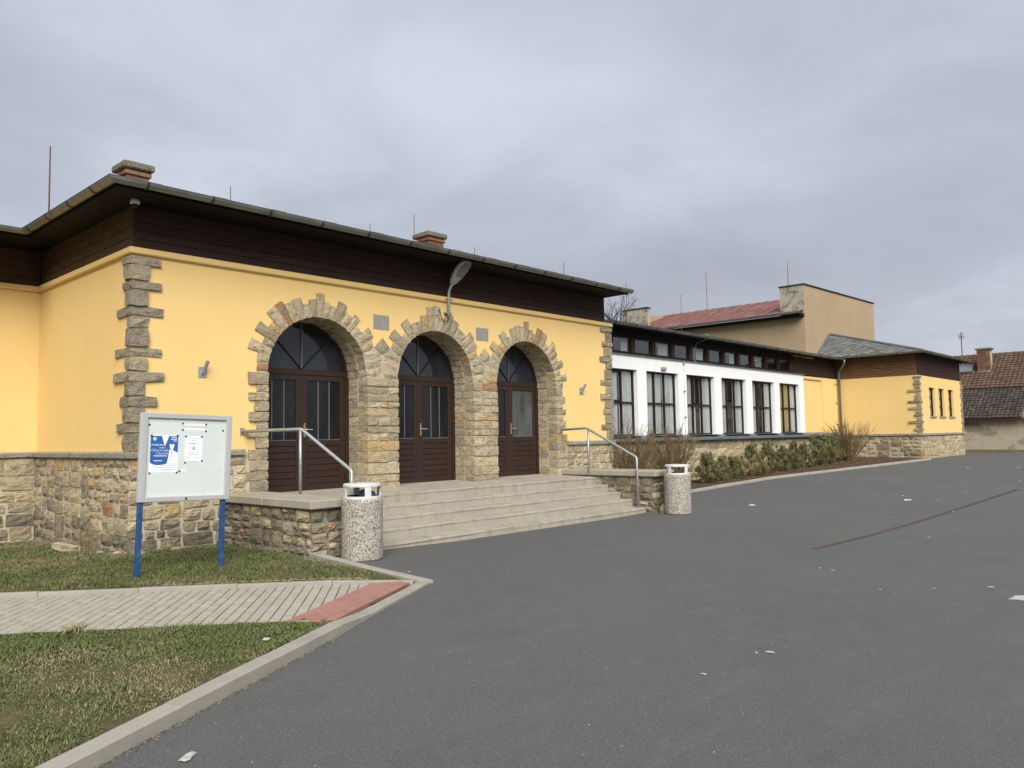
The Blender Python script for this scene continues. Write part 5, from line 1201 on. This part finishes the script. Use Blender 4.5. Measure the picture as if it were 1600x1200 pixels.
def bare_tree(x, y, z, h, seed, label):
    r = random.Random(seed); t = thing('bare_tree', (x, y, z), label, 'tree'); tr = MB(); cr = MB()
    top = Vector((x+.2, y, z+h*.5)); tr.tube([(x, y, z), (x+.1, y, z+h*.25), tuple(top)], [.22, .17, .12], 8)
    def br(p, d, L, rd, lev):
        q = p+d*L*.5+rvec(r)*L*.06; e = p+d*L; cr.tube([p, q, e], [rd, rd*.8, rd*.55], 4 if lev > 1 else 3, False)
        if lev == 0: return
        for k in range(r.randint(3, 4)):
            nd = (d+rvec(r)*.75); nd.z = nd.z*.8+.22; br(p.lerp(e, r.uniform(.45, 1)), nd.normalized(), L*r.uniform(.55, .75), rd*.55, lev-1)
    for k in range(7): d = rvec(r); d.z = abs(d.z)+.55; br(top-Vector((0, 0, r.uniform(0, h*.12))), d.normalized(), h*.2, .075, 4)
    tr.mk('trunk', 'bark_grey', t); cr.mk('crown', 'bark_grey', t)
bare_tree(36.2, 13.2, 0, 11.2, 5, 'leafless tree rising behind the junction of pavilion and wing roofs')

def grass(name, inside, zf, n, x0, x1, y0, y1, hmin, hmax):
    r = np.random.RandomState(len(name)+n); P = r.uniform((x0, y0), (x1, y1), (n, 2)); P = P[inside(P[:, 0], P[:, 1])]
    k = len(P); x, y = P[:, 0], P[:, 1]
    def fbm(s, ph):
        v = 0
        for o, (a, b) in enumerate(((1.0, .9), (2.3, -1.7), (4.9, 3.1), (9.7, -7.3))): v = v+np.sin(a*s*x+b*s*y*.7+ph+o*1.7)*np.cos(b*s*x*.8-a*s*y+ph*1.3+o)/(1.5**o)
        return v
    straw = fbm(1.1, .4)+.5*r.randn(k)*.9; keep = r.rand(k) < np.clip(1.05-.25*np.clip(fbm(1.6, 2.2), 0, 2), .35, 1); x, y, straw = x[keep], y[keep], straw[keep]; k = len(x)
    clump = np.clip(.75+.35*np.sin(5.1*x+1)*np.sin(4.3*y+2)+.2*np.sin(13*x)*np.sin(11*y), .3, 1.4)
    h = r.uniform(hmin, hmax, k)*clump; a = r.uniform(0, 2*np.pi, k); w = r.uniform(.0022, .0045, k); ln = r.uniform(.3, 1.9, k)*h; z = np.array([zf(a_, b_) for a_, b_ in zip(x, y)])-.004
    dx, dy = np.cos(a), np.sin(a); px, py = -dy*w, dx*w; V = np.zeros((k, 5, 3))
    V[:, 0] = np.c_[x-px, y-py, z]; V[:, 1] = np.c_[x+px, y+py, z]; V[:, 2] = np.c_[x+px*.8+dx*ln*.4, y+py*.8+dy*ln*.4, z+h*.62]; V[:, 3] = np.c_[x-px*.8+dx*ln*.4, y-py*.8+dy*ln*.4, z+h*.62]; V[:, 4] = np.c_[x+dx*ln, y+dy*ln, z+h]
    b = np.arange(k)*5; me = bpy.data.meshes.new(name); me.vertices.add(5*k); me.vertices.foreach_set('co', V.reshape(-1))
    me.loops.add(7*k); me.polygons.add(2*k); li = np.stack([b, b+1, b+2, b+3, b+3, b+2, b+4], 1).ravel(); me.loops.foreach_set('vertex_index', li.astype(np.int32))
    ls = np.stack([np.arange(k)*7, np.arange(k)*7+4], 1).ravel(); me.polygons.foreach_set('loop_start', ls.astype(np.int32)); me.update(); me.validate()
    g = np.array((.072, .108, .030)); g2 = np.array((.145, .165, .060)); s_ = np.array((.30, .25, .145)); t = np.clip((straw-.35)*1.05, 0, 1)[:, None]; u = r.rand(k)[:, None]; c = (g*(1-u)+g2*u)*(1-t)+s_*t*r.uniform(.6, 1.1, (k, 1))
    cc = np.repeat(np.c_[c, np.ones(k)], 5, 0); at = me.color_attributes.new('tint', 'FLOAT_COLOR', 'POINT'); at.data.foreach_set('color', cc.ravel()); me.materials.append(MATS['leafy'])
    o = bpy.data.objects.new(name, me); COL.objects.link(o); return o
def near_in(x, y):
    d = (x-P0.x)*PN.x+(y-P0.y)*PN.y; e = (KB-KA).normalized(); kd = (x-KA.x)*(-e.y)+(y-KA.y)*e.x
    e2 = (KC-KB).normalized(); kd2 = (x-KB.x)*(-e2.y)+(y-KB.y)*e2.x
    return (d < -PW-.15+.02*np.sin(9*x)+.02*np.sin(23*x+4*y)) & (kd > .15) & (kd2 > .15)
def back_in(x, y):
    d = (x-P0.x)*PN.x+(y-P0.y)*PN.y
    return (d > .118+.02*np.sin(17*x)) & (x < np.interp(y, [-5.1, -4.6, -3.9, -2.5], [5.6, 5.83, 5.90, 6.06])) & ~((x > 4.62) & (y > -.06)) & ~((x > 6.02) & (y > -2.7)) & (y < 4.2)
def nearz(x, y):
    d = (Vector((x, y))-P0).dot(PN)+PW
    return .026-.03*max(0, min(1, (x-3.5)/.6))-.02*max(0, 1+d/.4)
tag(grass('near_grass', near_in, nearz, 190000, -1.2, 4.4, -8.3, -3.2, .008, .032), 'short patchy winter grass between the kerb and the paved path', 'grass', kind='stuff')
tag(grass('far_grass', back_in, lz, 190000, -1.0, 6.15, -5.0, 4.2, .012, .05), 'green grass strip between the paved path and the stone plinth', 'grass', kind='stuff')
def chips(name, n, fn, mat, cols, size, label, cat):
    r = np.random.RandomState(n); V = []; F = []; C = []
    for i in range(n):
        x, y, z = fn(r); a = r.uniform(0, 6.28); s = r.uniform(*size); t = r.uniform(.4, 1); b = len(V); ca, sa = math.cos(a), math.sin(a)
        for (u, v, h) in ((-1, -.4, .0), (1, -.5, .1), (.8, .5, .0), (-.9, .4, .25), (0, 0, .5)): V.append((x+(ca*u-sa*v*t)*s, y+(sa*u+ca*v*t)*s, z+h*s*.8))
        F += [(b, b+1, b+4), (b+1, b+2, b+4), (b+2, b+3, b+4), (b+3, b, b+4)]; C += [cols[r.randint(len(cols))]]*5
    o = mk(name, V, F, mat, tint=np.array(C), origin=(0, 0, 0)); tag(o, label, cat, kind='stuff')
def bedpt(r):
    x = r.uniform(16, 33.8); yb = np.interp(x, [p[0] for p in BK], [p[1] for p in BK])+.12; y = r.uniform(yb, .4); return x, y, gz(x)+.05+.05*(y-yb)/(.5-yb)
chips('bark_mulch', 9000, bedpt, 'chips', [(.10, .06, .04), (.06, .042, .03), (.14, .085, .055), (.17, .115, .08)], (.012, .04), 'dark bark mulch covering the planting bed along the wing', 'mulch')
def gritpt(r):
    while True:
        x = r.uniform(1.5, 24); y = r.uniform(-11.2, -2.5)
        if x*.55-12.9 < y and (y < -5.6+.0*x or x > 6.8) and (y-(-7.6))*1.0 < (x-1.6)*.55-.12: return x, y, gz(x)+.001
chips('asphalt_grit', 1000, gritpt, 'chips', [(.50, .49, .46), (.36, .34, .31), (.60, .60, .58), (.25, .22, .18)], (.0025, .006), 'pale grit and crumbs scattered over the asphalt', 'grit')
def soilpt(r):
    x = r.uniform(4.2, 6.0); y = -.12-abs(r.normal(0, .18)); return (x, y, lz(x, y)) if r.rand() < .6 else (4.55-abs(r.normal(0, .2)), r.uniform(-.2, 2.2), 0)
chips('plinth_debris', 700, soilpt, 'chips', [(.20, .17, .12), (.12, .09, .06), (.30, .26, .19), (.16, .13, .08)], (.008, .03), 'crumbled stone and dry leaves along the foot of the plinth', 'debris')
def kerbpt(r):
    t = r.rand()
    if r.rand() < .75:
        p = KA.lerp(KB, t); e = (KB-KA).normalized(); n_ = Vector((e.y, -e.x)); q = p+n_*abs(r.normal(0, .022))
        return q.x, q.y, gz(q.x)+.001
    x = r.uniform(6.9, 14.5); y = -2.375-abs(r.normal(0, .03)); return x, y, gz(x)+.001
chips('kerb_dirt', 2600, kerbpt, 'chips', [(.10, .085, .06), (.16, .14, .105), (.07, .06, .045), (.24, .21, .165)], (.003, .011), 'fine dirt and crumbs gathered along the foot of the kerb and steps', 'dirt')
def leafpt(r):
    t = r.rand(); p = P0+PN*(.12+abs(r.normal(0, .06)))-PD*(t*2.3+.2); return p.x, p.y, lz(p.x, p.y)+.01
chips('dry_leaves', 350, leafpt, 'chips', [(.30, .22, .13), (.22, .15, .09), (.36, .29, .19)], (.008, .022), 'dry brown leaves gathered against the path edging', 'leaves')
def tuft(x, y, seed):
    r = random.Random(seed); V = []; F = []; C = []
    for i in range(140):
        a = r.uniform(0, 6.28); L = r.uniform(.08, .2); b = len(V); p = Vector((x+r.uniform(-.05, .05), y+r.uniform(-.04, .04), .02)); d = Vector((math.cos(a), math.sin(a), r.uniform(.15, .7))).normalized(); s = Vector((-d.y, d.x, 0))*.003
        m1 = p+d*L*.6+Vector((0, 0, .01)); e = p+d*L-Vector((0, 0, L*.25)); V += [tuple(p-s), tuple(p+s), tuple(m1+s), tuple(m1-s), tuple(e)]; F += [(b, b+1, b+2, b+3), (b+3, b+2, b+4)]; C += [r.choice(((.34, .28, .17), (.26, .20, .11), (.40, .34, .22)))]*5
    return mk('dry_tuft', V, F, 'leafy', tint=np.array(C))
tf = P0-PN*(PW+.18)-PD*2.55
tag(tuft(tf.x, tf.y, 4), 'dry straw coloured grass tuft beside the lower path edging', 'grass tuft')

# litter ----------------------------------------------------------------
def scrap(x, y, s, label, seed, z=None, el=2.0, cat='litter', group=None):
    r = random.Random(seed); n = 9; V = []; a0 = r.uniform(0, 3.1); z = gz(x)+.003 if z is None else z
    for lay in range(2):
        for i in range(n):
            a = 2*math.pi*i/n; k = r.uniform(.6, 1.15)*s*(1 if lay == 0 else .62); u, v = el*k*math.cos(a)*.5, k*math.sin(a)*.5; V.append((x+u*math.cos(a0)-v*math.sin(a0), y+u*math.sin(a0)+v*math.cos(a0), z+(r.uniform(0, .006) if lay == 0 else s*r.uniform(.08, .25))))
    V.append((x, y, z+s*.12)); F = [(i, (i+1) % n, n+(i+1) % n, n+i) for i in range(n)]+[(n+i, n+(i+1) % n, 2*n) for i in range(n)]
    tag(mk('paper_scrap', V, F, 'litter_white'), label, cat, group)
scrap(16.9, -3.76, .17, 'crumpled white paper on the asphalt beyond the litter bin by the shrubs', 1)
scrap(19.2, -6.41, .16, 'white paper scrap lying across the channel drain', 2); scrap(1.93, -7.86, .075, 'white paper scrap on the asphalt against the kerb face', 3)
scrap(3.25, -6.35, .06, 'small white scrap in the grass beside the kerb', 4, .06, 1.3)
LT = [(18.87, -5.63), (21.64, -7.01), (17.48, -7.74), (19.43, -6.96), (4.91, -9.21), (5.71, -9.32), (13.79, -8.27), (9.82, -9.95), (9.8, -9.92), (9.37, -9.49), (29.6, -5.29), (29.89, -6.69), (24.86, -7.57), (9.93, -8.04), (9.85, -8.23), (5.64, -9.24), (6.35, -4.35), (20.11, -6.03), (8.73, -9.27), (8.95, -9.07)]
for i, q in enumerate(LT):
    scrap(q[0], q[1], .022+.008*(i % 3)+.0016*max(0, q[0]-8), 'tiny white scrap of litter lying on the open asphalt', 30+i, group='white scraps scattered over the asphalt')
